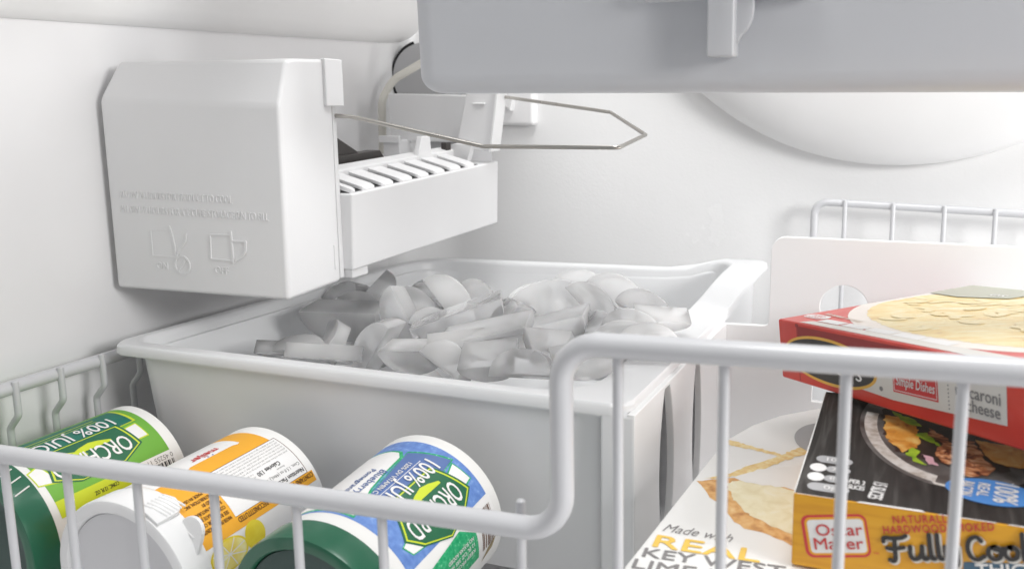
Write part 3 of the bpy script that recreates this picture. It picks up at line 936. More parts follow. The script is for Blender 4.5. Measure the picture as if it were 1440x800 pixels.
# ------------------------------------------------------------------ wire basket
bask = thing('wire_basket', (-0.03, 0.40, -0.2145), 'white coated wire basket with stepped front rail that holds the bin and food', 'basket')
RY = 0.2
def zlow(x): return -0.1185 + 0.0425 * (x + 0.098)
front = fillet([(-0.3845, 0.590, -0.1345), (-0.3845, 0.2600, -0.1300), (-0.3845, RY, zlow(-0.3845)), (-0.0862, RY, zlow(-0.0862)), (-0.0862, RY, -0.0638), (0.335, RY, -0.0490)],
               [0, 0.004, 0.010, 0.0115, 0.0115, 0], 10)
obj('top_rail', tube(front, 0.0033, 18), M['vinyl'], bask)
rear = fillet([(-0.0640, 0.600, -0.2120), (-0.0640, 0.600, -0.0705), (0.335, 0.600, -0.0790)], [0, 0.009, 0], 8)
obj('rear_rail', tube(rear, 0.0027, 14), M['vinyl'], bask)
obj('floor_rim', tube(fillet([(-0.3845, 0.595, -0.2130), (-0.3845, RY, -0.2130), (0.335, RY, -0.2130)], [0, 0.01, 0], 6), 0.0020, 10), M['vinyl'], bask)
WB = -0.2125
w0 = None
for x in (-0.3400, -0.3087, -0.2770, -0.2440, -0.2105, -0.1775, -0.1458):
    if w0 is None:
        w0 = obj('wire', tube([(x, RY + 0.0008, zlow(x) - 0.001), (x, RY + 0.0008, WB)], 0.00148, 10), M['vinyl'], bask); wx = x
    else:
        copy_at(w0, bask, (x - wx, 0, (x - wx) * 0.0425))
obj('wire', tube([(-0.1010, RY + 0.0042, -0.1135), (-0.1010, RY + 0.0042, WB)], 0.0015, 10), M['vinyl'], bask)
w1 = None
for x in (-0.0703, -0.0420, -0.0125, 0.0134, 0.044, 0.074):
    if w1 is None:
        w1 = obj('wire', tube([(x, RY + 0.0008, -0.0632), (x, RY + 0.0008, WB)], 0.00148, 10), M['vinyl'], bask); wx = x
    else:
        copy_at(w1, bask, (x - wx, 0, 0))
w2 = None
for y in (0.2148, 0.2360, 0.2572, 0.2790, 0.3012, 0.3225, 0.345):
    if w2 is None:
        p = fillet([(-0.3815, y, -0.1272), (-0.3815, y, -0.1430), (-0.3880, y, -0.1500), (-0.3880, y, WB)], [0, 0.004, 0.004, 0], 5)
        w2 = obj('wire', tube(p, 0.00155, 10), M['vinyl'], bask); wy = y
    else:
        copy_at(w2, bask, (0, y - wy, 0))
w3 = None
for x in (-0.0432, -0.0115, 0.0210, 0.0522, 0.084):
    if w3 is None:
        w3 = obj('wire', tube([(x, 0.5975, -0.0690), (x, 0.5975, WB)], 0.0016, 10), M['vinyl'], bask); wx = x
    else:
        copy_at(w3, bask, (x - wx, 0, -(x - wx) * 0.021))
w4 = None
for k in range(13):
    y = 0.225 + 0.03 * k
    if w4 is None:
        w4 = obj('floor_wire', tube([(-0.384, y, WB), (0.335, y, WB)], 0.0015, 8), M['vinyl'], bask); wy = y
    else:
        copy_at(w4, bask, (0, y - wy, 0))
w5 = None
for x in (-0.33, -0.24, -0.15, -0.118, -0.06, 0.03, 0.12):
    if w5 is None:
        w5 = obj('floor_wire', tube([(x, RY, WB - 0.003), (x, 0.60, WB - 0.003)], 0.0016, 8), M['vinyl'], bask); wx = x
    else:
        copy_at(w5, bask, (x - wx, 0, 0))

# ------------------------------------------------------------------ frozen juice cans
def can(label, N, F, lid_mat, lid_face):
    N, F = Vector(N), Vector(F)
    ax = (N - F).normalized()
    t = thing('juice_can', (N.x, (N.y + F.y) / 2, min(N.z, F.z) - 0.034), label, 'juice can', 'frozen juice cans lying in the basket')
    e1 = Vector((1, 0, 0)); e1 = (e1 - ax * e1.dot(ax)).normalized()
    e3 = e1.cross(ax)
    if e3.z < 0: e3 = -e3
    L = (N - F).length
    def pt(s, r, th): return F + ax * s + (e3 * math.cos(th) + e1 * math.sin(th)) * r
    K = 72
    def rg(s, r): return [pt(s, r, 2 * math.pi * k / K) for k in range(K)]
    R = 0.0325
    obj('can_body', loft([rg(0.0015, R - 0.003), rg(0.0002, R - 0.0018), rg(-0.0004, R - 0.0008), rg(0.0, R + 0.0002), rg(0.0012, R + 0.0003), rg(0.0018, R), rg(L - 0.004, R)]), M['card'], t, wn=False)
    # lid: skirt with stepped rim and recessed face
    lid = obj('lid', loft([rg(L - 0.0115, R + 0.0002), rg(L - 0.0115, R + 0.0009), rg(L - 0.0020, R + 0.0014), rg(L - 0.0004, R + 0.0011), rg(L, R + 0.0002),
                           rg(L, R - 0.0032), rg(L - 0.0006, R - 0.0038), rg(L - 0.0018, R - 0.0041), rg(L - 0.0060, R - 0.0050)], True, True), lid_mat, t, wn=False)
    obj('lid_panel', loft([rg(L - 0.0030, R - 0.0041), rg(L - 0.0016, R - 0.0046), rg(L - 0.0016, R - 0.0090), rg(L - 0.0019, R - 0.0096)], False, True), lid_face, lid, wn=False)
    def fm(p, h): return pt(p.x, R + h + p.z, p.y / R)
    fm.cell = 0.0016
    fm.co = lambda a: (0, a, 0)
    fm.no = (0, 1, 0)
    fm.pt, fm.R, fm.L = pt, R, L
    return t, fm, lid

RC = 0.0325
def A(v, th): return (v * 0.001, R_(th) * RC)                      # mm from the far end, degrees round the can
def area2(*p): return poly2d([A(*q) for q in p])
def band(v0, v1, t0, t1): return area2((v0, t0), (v1, t0), (v1, t1), (v0, t1))
def words(s, v0, v1, th0, th1, **k):
    return text2d(s, v0 * 0.001, R_(th0) * RC, (v1 - v0) * 0.001, R_(th1 - th0) * RC, **k)
def bars(v0, v1, t0, t1, n, seed, along=True):
    r = random.Random(seed); out = []; v = v0
    while v < v1:
        w = r.choice((0.25, 0.25, 0.5, 0.8)); out.append(band(v, min(v1, v + w), t0, t1)); v += w + r.choice((0.3, 0.3, 0.55, 0.8))
    return merge(*out)
def fine_lines(v0, v1, ths, hgt, seed):
    """tiny type set as rows of short words"""
    r = random.Random(seed); out = []
    for th in ths:
        v = v0
        while v < v1:
            w = r.uniform(0.7, 2.6)
            out.append(words(''.join(r.choice('aeinorstlmcudp') for _ in range(max(2, int(w * 1.6)))), v, min(v1, v + w), th, th + hgt))
            v += w + 0.5
    return merge(*out)
def grip_ridges(fm, lid, th0, th1, n, mat, s0, s1):
    for k in range(n):
        th = R_(th0 + (th1 - th0) * k / max(1, n - 1))
        r = fm.R + 0.0012
        obj('grip_ridge', tube([fm.pt(s0 + (s1 - s0) * j / 4, r + 0.0002, th + 0.05 * j / 4) for j in range(5)], 0.00033, 6), mat, lid, wn=False)
def badge(t, fm, pts, ribbon_pts, ch1, ch2, brand, juice, rib_mat, edge_mat, small=None):
    def grow(p, k):
        c = Vector((sum(q[0] for q in p) / len(p), sum(q[1] for q in p) / len(p)))
        return [tuple(c + (Vector(q) - c) * (1 + k)) for q in p]
    for c in (ch1, ch2):
        print_on('chevron_edge', area2(*grow(c, 0.16)), fm, 0.00012, edge_mat, t)
        print_on('chevron', area2(*c), fm, 0.00016, M['gloss_white'], t)
    print_on('ribbon_edge', area2(*grow(ribbon_pts, 0.05)), fm, 0.00020, edge_mat, t)
    print_on('ribbon', area2(*ribbon_pts), fm, 0.00024, rib_mat, t)
    print_on('badge_shadow', area2(*grow(pts, 0.10)), fm, 0.00028, M['deep_green'], t)
    print_on('badge_line', area2(*grow(pts, 0.045)), fm, 0.00032, M['lime'], t)
    print_on('badge', area2(*pts), fm, 0.00036, M['deep_green'], t)
    # sun rays behind a hill at the top of the badge
    (v0, th0), (v1, th1) = pts[0], pts[-1]
    cv, ct = (v0 + v1) / 2, th0 + 9
    rays = []
    for k in range(7):
        a = R_(150 + 60 * k / 6 + 90)
        a0, a1 = a - 0.05, a + 0.05
        q = []
        for rr, aa in ((2.5, a0), (9.5, a0), (9.5, a1), (2.5, a1)):
            q.append((cv + rr * 1.15 * math.sin(aa - math.pi) , ct - rr * 1.25 * math.cos(aa - math.pi) + 4))
        rays.append(area2(*q))
    print_on('sun_rays', merge(*rays), fm, 0.00040, M['lime'], t)
    hill = [(cv - 10, ct + 1), (cv - 5, ct - 2.5), (cv - 1, ct - 4.0), (cv + 4, ct - 2.2), (cv + 8, ct + 0.5), (cv + 8, ct + 2.5), (cv - 10, ct + 3)]
    print_on('hill', area2(*hill), fm, 0.00043, M['lime'], t)
    print_on('lettering', merge(words(brand[0], *brand[1:], bold=0.012), words(juice[0], *juice[1:], bold=0.012)), fm, 0.00050, M['gloss_white'], t)
    return

# green can
g, gm, glid = can('green apple juice can with dark green lid, leftmost of the three', (-0.3555, 0.2175, -0.1815), (-0.3520, 0.2925, -0.1800), M['lid_green'], M['lid_shade'])
print_on('label', band(5, 60, -150, 58), gm, 0.00005, M['green_label'], g)
print_on('barcode_panel', area2((3.2, 59.5), (9, 58.2), (24, 58.2), (24, 76), (3.2, 76)), gm, 0.00009, M['gloss_white'], g)
print_on('barcode', bars(5, 22, 65.5, 75, 0, 3), gm, 0.00014, M['ink'], g)
print_on('barcode_number', words("0 45255 11417", 4.5, 22.5, 60.2, 64.2), gm, 0.00014, M['grey_ink'], g)
print_on('lime_stripe', band(24, 60, 58.0, 71), gm, 0.00010, M['lime'], g)
print_on('small_print', words("CONC. 12 FL OZ", 33, 44, 63.5, 66.5, bold=0.01), gm, 0.00015, M['ink'], g)
badge(g, gm, [(18.5, 19), (16.2, 42.5), (26, 51), (45.5, 51), (55, 43.5), (51, 19)],
      [(9.5, 19.5), (9.5, -10), (52, -14), (56, 10), (52, 24)],
      [(10.2, 24), (9.8, 38.5), (17.2, 38.8), (15.5, 25)], [(57, 27), (62, 30), (61.8, 42), (54.5, 45)],
      ("ORCHARD", 18.6, 54, 30.5, 45), ("100% JUICE", 16.2, 56, 4.5, 17), M['teal'], M['lime'])
print_on('ribbon_line', merge(band(20, 54, -3.2, -2.2), band(20, 54, 1.2, 1.8)), gm, 0.0003, M['lime'], g)
grip_ridges(gm, glid, -8, 40, 6, M['card'], gm.L - 0.0095, gm.L - 0.003)
# orange can
o_, om, olid = can('orange and white lemonade can with white lid, middle of the three', (-0.2725, 0.2145, -0.1805), (-0.2710, 0.2890, -0.1785), M['card'], M['cap_shade_white'])
olid.data.materials[0] = M['white']
print_on('label', area2((6.5, -100), (6.5, 18), (60, 18), (60, -100)), om, 0.00005, M['orange'], o_)
print_on('side_label', area2((45, 18), (63, 18), (63, 66), (45, 66)), om, 0.00005, M['orange'], o_)
print_on('logo_tab', area2((16, -40), (15.5, 3.6), (17, 4.6), (19, 3.0), (41, 2.6), (46, 7.0), (60, 7.0), (60, -40)), om, 0.00010, M['gloss_white'], o_)
print_on('logo', words("meijer", 23.5, 37, -6.4, 0.6, bold=0.03), om, 0.00015, M['red_ink'], o_)
print_on('logo_dots', merge(poly2d([(A(28.9, 1.6)[0] + q[0], A(28.9, 1.6)[1] + q[1]) for q in ellipse(0, 0, 0.0004, 0.0004, 12)]), poly2d([(A(31.2, 1.6)[0] + q[0], A(31.2, 1.6)[1] + q[1]) for q in ellipse(0, 0, 0.0004, 0.0004, 12)])), om, 0.00018, M['blue_ink'], o_)
print_on('nutrition_frame', band(4.0, 45, 18, 57.4), om, 0.00010, M['brown_ink'], o_)
print_on('nutrition_panel', band(4.35, 45, 18.6, 57.0), om, 0.00014, M['gloss_white'], o_)
print_on('lettering', merge(words("Nutrition Facts", 5.2, 20.0, 51.8, 55.2, bold=0.02), words("Calories 130", 13.0, 25.5, 38.0, 41.6, bold=0.02), words("Amount", 12, 16.5, 43.0, 44.4),
                            words("Conc. 1.5 fl oz (44mL), Reconst. 8 fl oz", 5.2, 35, 46.3, 49.0)), om, 0.00019, M['ink'], o_)
print_on('fine_print', fine_lines(5.5, 42, (20.5, 23.2, 25.9, 28.6, 31.3, 34.0), 1.5, 4), om, 0.00019, M['grey_ink'], o_)
print_on('fine_print', fine_lines(27, 42, (37, 39.6, 42.2), 1.5, 9), om, 0.00019, M['grey_ink'], o_)
print_on('juice_strip', band(0.8, 47, 57.4, 66), om, 0.00012, M['orange'], o_)
print_on('strip_words', words("CONTAINS 15% JUICE WHEN RECONSTITUTED", 2.2, 44.6, 58.4, 62.2, bold=0.02), om, 0.00018, M['brown_ink'], o_)
print_on('address_lines', merge(words("MADE IN USA", 50, 59, 29.0, 31.6, bold=0.01), words("DISTRIBUTION, INC", 47.5, 60, 33.2, 35.8, bold=0.01), words("PACKED BY", 47, 54, 37.4, 40.0, bold=0.01), words("RACHEL'S NATURAL", 46.5, 59, 41.6, 44.2, bold=0.01),
                                words("CONCENTRATE JUICE", 46.5, 60.5, 45.8, 48.4, bold=0.01), words("SEE BACK FOR COLD", 46.5, 61, 50.0, 52.6, bold=0.01), words("WATER FROM CONCENTRATE", 46.5, 62, 54.2, 56.8, bold=0.01)), om, 0.00012, M['brown_ink'], o_)
sl = [A(53.5, 77)[0], A(53.5, 77)[1]]
print_on('lemon_slice', poly2d(ellipse(sl[0], sl[1], 0.0092, 0.0062, 36)), om, 0.00008, M['lemon_skin'], o_)
print_on('lemon_pulp', poly2d(ellipse(sl[0], sl[1], 0.0083, 0.0055, 36)), om, 0.00012, M['lemon'], o_)
print_on('lemon_spokes', merge(*[ribbon([(sl[0], sl[1]), (sl[0] + 0.0082 * math.cos(a), sl[1] + 0.0054 * math.sin(a))], 0.0004, False) for a in [k * math.pi / 4 + 0.3 for k in range(8)]]), om, 0.00016, M['gloss_white'], o_)
sl = A(40, 75)
print_on('lemon', poly2d(ellipse(sl[0], sl[1], 0.0050, 0.0058, 30)), om, 0.00014, M['lemon_skin'], o_)
sl = A(34, 86)
print_on('leaf', poly2d(ellipse(sl[0], sl[1], 0.0048, 0.0022, 24, 0.3)), om, 0.00014, M['leaf'], o_)
# white lid pull tabs
ptf = om.pt
def tongue(th, s0, length, w, lift):
    rows = []
    n = 10
    for k in range(n + 1):
        u = k / n
        hw = w / 2 * (1.0 if u < 0.7 else math.sqrt(max(0.02, 1 - ((u - 0.7) / 0.3) ** 2)))
        s = s0 - length * u
        r0 = om.R + 0.0014 + lift * u
        rows.append([ptf(s, r0, th - hw / om.R), ptf(s, r0 + 0.0002, th), ptf(s, r0, th + hw / om.R), ptf(s, r0 + 0.0011, th + hw / om.R * 0.9), ptf(s, r0 + 0.0013, th), ptf(s, r0 + 0.0011, th - hw / om.R * 0.9)])
    return loft(rows)
tab = obj('pull_tab', tongue(R_(26), om.L - 0.001, 0.0125, 0.0115, 0.0002), M['white'], olid)
# the second tab is a paddle that stands up from the lid edge, with grip lines on its face
pad = [(-0.0038, -0.006), (-0.0044, 0.004), (-0.0052, 0.011)] + [(-0.0052 * math.cos(R_(k)), 0.0135 + 0.0052 * math.sin(R_(k))) for k in range(0, 181, 15)] + [(0.0052, 0.011), (0.0044, 0.004), (0.0038, -0.006)]
pad = pad[:3] + pad[3:][::1]
PM = Matrix.Translation((-0.2478, 0.2205, -0.1712)) @ Matrix.Rotation(R_(-12), 4, 'X') @ Matrix.Rotation(R_(8), 4, 'Y') @ Matrix.Rotation(R_(90), 4, 'X')
bm = curve_fill([pad], 0.0005, 0.0003)
bm.transform(PM)
obj('pull_tab', bm, M['white'], olid)
for k in range(4):
    bm = tube([(-0.0028 + 0.0002 * k, 0.0055 + 0.0026 * k, 0.0009), (0.0014 + 0.0002 * k, 0.0040 + 0.0026 * k, 0.0009)], 0.00028, 6)
    bm.transform(PM)
    obj('grip_ridge', bm, M['white'], olid, wn=False)
for k in range(6):
    s = om.L - 0.0035 - 0.0016 * k
    obj('grip_ridge', tube([ptf(s - 0.0022 * j / 4, om.R + 0.0026, R_(19 + 15 * j / 4)) for j in range(5)], 0.00045, 6), M['white'], olid, wn=False)

# blue can
b_, bmap, blid = can('blue blueberry juice can with green lid, rightmost of the three', (-0.1880, 0.2160, -0.1790), (-0.1862, 0.2935, -0.1715), M['lid_green'], M['lid_shade'])
print_on('label', band(5.5, 60, -150, 64), bmap, 0.00005, M['blue_label'], b_)
wl = [(15.2, -90), (14.6, -14), (15.5, -6), (19, -1.5), (30, 0.5), (42, 4), (52, 10), (58, 12), (58, -90)]
print_on('flavour_edge', area2((14.2, -90), (13.6, -14), (14.3, -4.5), (18, 0.5), (30, 2), (42, 5.4), (52, 11.6), (59, 13.6), (59, -90)), bmap, 0.00008, M['sparkle_green'], b_)
print_on('flavour_panel', area2(*wl), bmap, 0.00011, M['gloss_white'], b_)
print_on('flavour_words', merge(words("Blueberry", 29, 47, -4.0, 2.2, shear=0.25, bold=0.005), words("Pomegranate", 29, 49, -12.0, -7.0, shear=0.25, bold=0.005)), bmap, 0.00016, M['ribbon_blue'], b_)
badge(b_, bmap, [(19.5, 24), (13.4, 51.5), (20.5, 59.5), (33, 66.5), (46.5, 57.5), (52, 48), (44, 24)],
      [(15.0, 0.5), (8.3, 29.5), (18, 32), (46, 32), (54, 18), (50.5, 9)],
      [(9.6, 32), (8.4, 47.5), (14.5, 49.5), (16.5, 36)], [(45.5, 59), (53.5, 57), (55.5, 50), (49, 46)],
      ("ORCHARD", 17.2, 49, 39.5, 54.5), ("100% JUICE", 15.3, 52, 15.5, 28.5), M['ribbon_blue'], M['sparkle_green'])
print_on('ribbon_words', words("120% DV VITAMIN C", 21, 44, 8.2, 11.6, bold=0.012), bmap, 0.00030, M['gloss_white'], b_)
print_on('ribbon_line', band(17.5, 46, 13.6, 14.1), bmap, 0.00030, M['gloss_white'], b_)
print_on('sparkle_panel', area2((28.6, 69), (52, 74), (52, 100), (19, 100), (19.4, 80)), bmap, 0.00009, M['sparkle_green'], b_)
print_on('sparkle_words', merge(*[words(s, 22, 40, th, th + 2.6, bold=0.02) for s, th in (("NO SUGAR ADDED", 80), ("12 FL OZ 355 mL", 84.5), ("KEEP FROZEN", 89))]), bmap, 0.00014, M['gloss_white'], b_)
print_on('barcode_panel', area2((4.2, 66), (9, 64.2), (17.5, 66), (17.5, 104), (4.2, 104)), bmap, 0.00010, M['gloss_white'], b_)
print_on('barcode', bars(6.5, 16, 70, 99, 0, 8), bmap, 0.00015, M['brown_ink'], b_)
print_on('bare_corner', area2((5.5, 97), (12, 100.5), (16, 108), (8, 104)), bmap, 0.00022, M['khaki'], b_)

# ------------------------------------------------------------------ cartons
# pie carton lying flat
PZ = -0.139
pie = thing('pie_carton', (0.03, 0.30, -0.209), 'white pie carton with a picture of lime pie, lying under the black carton', 'carton', 'food cartons in the basket')
pout = [(-0.0763, 0.2222), (0.10, 0.2222), (0.10, 0.392), (-0.030, 0.384), (-0.0500, 0.3645), (-0.0600, 0.3490), (-0.0680, 0.3275)]
rings = [[(x, y, z) for x, y in [(p.x, p.y) for p in fillet([(*pout[-1], 0)] + [(*q, 0) for q in pout] + [(*pout[0], 0)], 0.0015, 3)[1:-1]]] for z in (-0.2085, PZ - 0.0005)]
bm = loft(rings); bevel(bm, 0.0006, 2, 60)
obj('carton', bm, M['card'], pie, wn=False)
pm = flat_map((-0.0763, 0.2224, PZ - 0.0005), (1, 0, 0), (0, 1, 0))
def q_(*p): return [(a * 0.001, b * 0.001) for a, b in p]
slot = rough_edge(q_((7.0, 65), (13, 57), (18.0, 48.5), (27.5, 38), (46, 30.5), (66, 26), (66, 62), (44, 70), (22, 75.5), (16, 71)), 0.0010, 3)
print_on('crust_picture', poly2d(slot), pm, 0.00006, M['crust'], pie)
fill = rough_edge(q_((17, 66.5), (22, 56), (30, 45), (46, 37), (66, 32), (66, 60), (44, 68), (24, 73)), 0.0006, 5)
print_on('filling_picture', poly2d(fill), pm, 0.00011, M['filling'], pie)
cream = rough_edge(q_((19, 73), (24, 70), (40, 70), (66, 66), (66, 92), (40, 91), (26, 82)), 0.0008, 7)
print_on('cream_picture', poly2d(cream), pm, 0.00015, M['card'], pie)
print_on('crumb_stripe', merge(poly2d(rough_edge(q_((8, 104), (12, 101.5), (26, 99), (33, 96.5), (32, 100), (20, 103.5), (10, 107)), 0.0005, 9))), pm, 0.00008, M['crumb'], pie)
print_on('crumb_stripe', poly2d(rough_edge(q_((8.5, 68), (15, 73), (20, 81), (28, 92), (37, 106), (46, 120), (46, 108), (38, 98), (30, 86), (22, 76), (14, 69)), 0.0006, 11)), pm, 0.00010, M['crumb'], pie)
def ptxt(s, x, y, w, h, rot, **k): return text2d(s, x * 0.001, y * 0.001, w * 0.001, h * 0.001, rot, **k)
print_on('lettering', ptxt("Made with", 4.8, 25.6, 23, 5.0, 0.02, shear=0.35), pm, 0.00012, M['grey_ink'], pie)
print_on('lettering', ptxt("REAL", 4.4, 15.2, 33.5, 7.4, 0.05, bold=0.03), pm, 0.00012, M['yellow_ink'], pie)
print_on('lettering', merge(ptxt("KEY WEST", 3.2, 8.4, 43.5, 5.3, 0.085, bold=0.02), ptxt("LIME JUICE", 2.2, 1.2, 46, 5.3, 0.085, bold=0.02)), pm, 0.00012, M['grey_ink'], pie)
sd = A  # keep the name short for the cans only
print_on('grey_disc', poly2d(ellipse(0.0470, 0.1215, 0.0120, 0.0170, 36)), pm, 0.00018, M['silver'], pie)

# black and yellow carton
OZ0, OZ1 = -0.1388, -0.1156
osc = thing('bacon_carton', (0.03, 0.29, OZ0), 'black topped yellow carton of bacon standing on the pie carton', 'carton', 'food cartons in the basket')
obj('carton', box((-0.0286, 0.2400, OZ0 + 0.0003), (0.115, 0.334, OZ1), 0.0005, 2), M['wood_yellow'], osc)
of = flat_map((-0.0286, 0.24, OZ0), (1, 0, 0), (0, 0, 1))
ot = flat_map((-0.0286, 0.24, OZ1), (1, 0, 0), (0, 1, 0))
print_on('top_print', poly2d(q_((0.3, 0.5), (143, 0.5), (143, 93.5), (0.3, 93.5))), ot, 0.00006, M['wood_dark'], osc)
print_on('worn_edge', merge(*[poly2d(q_((a, 0.05), (b, 0.05), (b - 1, w), (a + 1, w * 0.8))) for a, b, w in ((0.2, 12, 0.35), (18, 37, 1.1), (40, 56, 0.5), (58, 90, 0.7))]), ot, 0.00010, M['card'], osc)
print_on('worn_edge', poly2d(q_((0.05, 0.2), (0.35, 0.2), (0.5, 40), (0.35, 93), (0.05, 93))), ot, 0.00010, M['card'], osc)
# pictured iron bowl with roast, greens and bacon
bc = (46, 70)
def arc_shape(cx, cy, r0, r1, a0, a1, n=24):
    o = [(cx + r1 * math.cos(R_(a0 + (a1 - a0) * k / n)), cy + r1 * 1.02 * math.sin(R_(a0 + (a1 - a0) * k / n))) for k in range(n + 1)]
    i = [(cx + r0 * math.cos(R_(a1 + (a0 - a1) * k / n)), cy + r0 * 1.02 * math.sin(R_(a1 + (a0 - a1) * k / n))) for k in range(n + 1)]
    return q_(*(o + i))
CX, CY = 46.0, 68.0
print_on('bowl_picture', poly2d(q_(*[(CX + 31 * math.cos(R_(a)), CY + 49.5 * math.sin(R_(a))) for a in range(150, 315, 5)] + [(80, 60), (60, 93), (20, 93)])), ot, 0.00010, M['bowl'], osc)
print_on('bowl_rim', poly2d(q_(*[(CX + 29.4 * math.cos(R_(a)), CY + 47.5 * math.sin(R_(a))) for a in range(170, 262, 4)] + [(CX + 25.0 * math.cos(R_(a)), CY + 42.5 * math.sin(R_(a))) for a in range(258, 168, -4)])), ot, 0.00014, M['rice'], osc)
print_on('bowl_rim', poly2d(q_(*[(CX + 30.5 * math.cos(R_(a)), CY + 49.0 * math.sin(R_(a))) for a in range(258, 306, 4)] + [(CX + 29.8 * math.cos(R_(a)), CY + 47.6 * math.sin(R_(a))) for a in range(304, 254, -4)])), ot, 0.00016, M['panel_grey'], osc)
print_on('pan_shadow', poly2d(rough_edge(q_((22.5, 80), (23.5, 56), (28, 42), (35, 38), (44, 35), (62, 36), (64, 90), (24, 92)), 0.0008, 3)), ot, 0.00016, M['black_food'], osc)
print_on('roast_picture', poly2d(rough_edge(q_((23.2, 74), (23.8, 60), (25.5, 49), (30.5, 41.5), (34.5, 47), (35.8, 55), (34.5, 66), (31, 75)), 0.0006, 5)), ot, 0.00020, M['roast'], osc)
print_on('greens_picture', merge(poly2d(rough_edge(q_((26, 79), (29, 71), (34, 66.5), (36.5, 67.5), (34, 73)), 0.0006, 8)), poly2d(rough_edge(q_((34.2, 58), (37.5, 62), (39, 59), (42.5, 50), (39, 53.5), (36, 56)), 0.0006, 9)),
                                 poly2d(rough_edge(q_((31, 41), (33.5, 46), (35.5, 44), (34.8, 38), (38, 33.5), (34, 34.5)), 0.0007, 12))), ot, 0.00024, M['herb'], osc)
print_on('onion_picture', poly2d(rough_edge(q_((36.2, 42), (39, 41), (41, 34), (38, 34.5)), 0.0004, 4)), ot, 0.00024, M['onion'], osc)
print_on('bacon_picture', poly2d(rough_edge(q_((39, 66), (45, 58), (48, 44), (44, 36), (41, 40), (40.5, 48), (43, 54), (38, 60)), 0.0007, 14)), ot, 0.00024, M['bacon'], osc)
print_on('bacon_picture', poly2d(rough_edge(q_((46, 60), (53, 58), (55.5, 44), (58, 38), (56, 31.5), (50.5, 28.5), (46, 31), (47, 40)), 0.0007, 15)), ot, 0.00027, M['bacon'], osc)
print_on('roast_picture', poly2d(rough_edge(q_((53.5, 60), (70, 58), (70, 40), (62, 40.5), (57.5, 43), (55, 52)), 0.0006, 17)), ot, 0.00030, M['roast'], osc)
# nutrition pills, servings, blue seal
def pill(cx, cy, w, h): return poly2d([(x, y) for x, y in [(p[0], p[1]) for p in rrect((cx - w / 2) * .001, (cx + w / 2) * .001, (cy - h / 2) * .001, (cy + h / 2) * .001, h * 0.00049, 6)]])
print_on('nutrition_pill', merge(pill(9.4, 27.5, 11.5, 5.4), pill(9.4, 6.6, 12.4, 5.4), pill(11.2, 20.4, 7.5, 4.8), pill(11.2, 13.4, 7.5, 4.8)), ot, 0.00012, M['light_ink'], osc)
print_on('nutrition_dot', merge(poly2d(ellipse(.0050, .0204, .0026, .0031, 20)), poly2d(ellipse(.0050, .0134, .0026, .0031, 20))), ot, 0.00016, M['gloss_white'], osc)
print_on('lettering', merge(*[ptxt(s, x, y, w, 2.4, 0, bold=0.02) for s, x, y, w in (("100", 7, 26.3, 5), ("2.5g", 9.2, 19.2, 4.5), ("410mg", 9, 12.2, 5), ("0g", 8, 5.4, 4))]), ot, 0.00020, M['gloss_white'], osc)
print_on('lettering', merge(ptxt("PER 2", 15.0, 12.2, 4.6, 2.8, -0.05, bold=0.03), ptxt("SLICES", 15.0, 8.4, 4.6, 2.8, -0.05, bold=0.03)), ot, 0.00013, M['gloss_white'], osc)
def turned(s, x, y, w, h, ang):     # lettering printed sideways on the top panel
    return text2d(s, x * .001, y * .001, w * .001, h * .001, ang, bold=0.03)
print_on('lettering', turned("15 SLICES", 22.4, 15.6, 11.5, 4.0, R_(-97)), ot, 0.00013, M['gloss_white'], osc)
print_on('blue_seal', poly2d(ellipse(.0555, .0195, .0128, .0088, 40, -0.02)), ot, 0.00034, M['sky_blue'], osc)
print_on('seal_words', merge(turned("100%", 57.5, 26.8, 13.5, 6.4, R_(-98)), turned("REAL", 52.6, 25.2, 9.6, 3.2, R_(-98)), turned("BACON", 47.8, 25.0, 10.0, 3.6, R_(-98))), ot, 0.00038, M['gloss_white'], osc)
# front: logo, words
def rr_tilt(x0, y0, w, h, r, rot):
    ca, sa = math.cos(rot), math.sin(rot)
    return [((x0 + x * ca - y * sa) * .001, (y0 + x * sa + y * ca) * .001) for x, y in rrect(0, w, 0, h, r, 6)]
LT = R_(11)
print_on('logo_frame', poly2d(rr_tilt(4.6, 3.4, 19.0, 13.4, 2.4, LT)), of, 0.00006, M['red_ink'], osc)
print_on('logo_frame', poly2d(rr_tilt(5.4, 4.4, 17.4, 11.8, 1.8, LT)), of, 0.00010, M['orange'], osc)
print_on('logo_field', poly2d(rr_tilt(6.0, 5.2, 16.2, 10.4, 1.2, LT)), of, 0.00014, M['gloss_white'], osc)
print_on('logo', merge(ptxt("Oscar", 7.2, 11.0, 13.4, 3.6, LT, bold=0.008), ptxt("Mayer", 6.9, 6.6, 14.2, 3.6, LT, bold=0.008)), of, 0.00018, M['red_ink'], osc)
print_on('trade_mark', ptxt("TM", 23.6, 8.0, 1.5, 0.8, LT), of, 0.00018, M['red_ink'], osc)
print_on('lettering', merge(ptxt("NATURALLY", 28.5, 18.6, 16.4, 2.4, LT, bold=0.012, spacing=1.15), ptxt("HARDWOOD SMOKED", 26.1, 15.0, 29.6, 2.4, R_(12.0), bold=0.012, spacing=1.15)), of, 0.00010, M['red_ink'], osc)
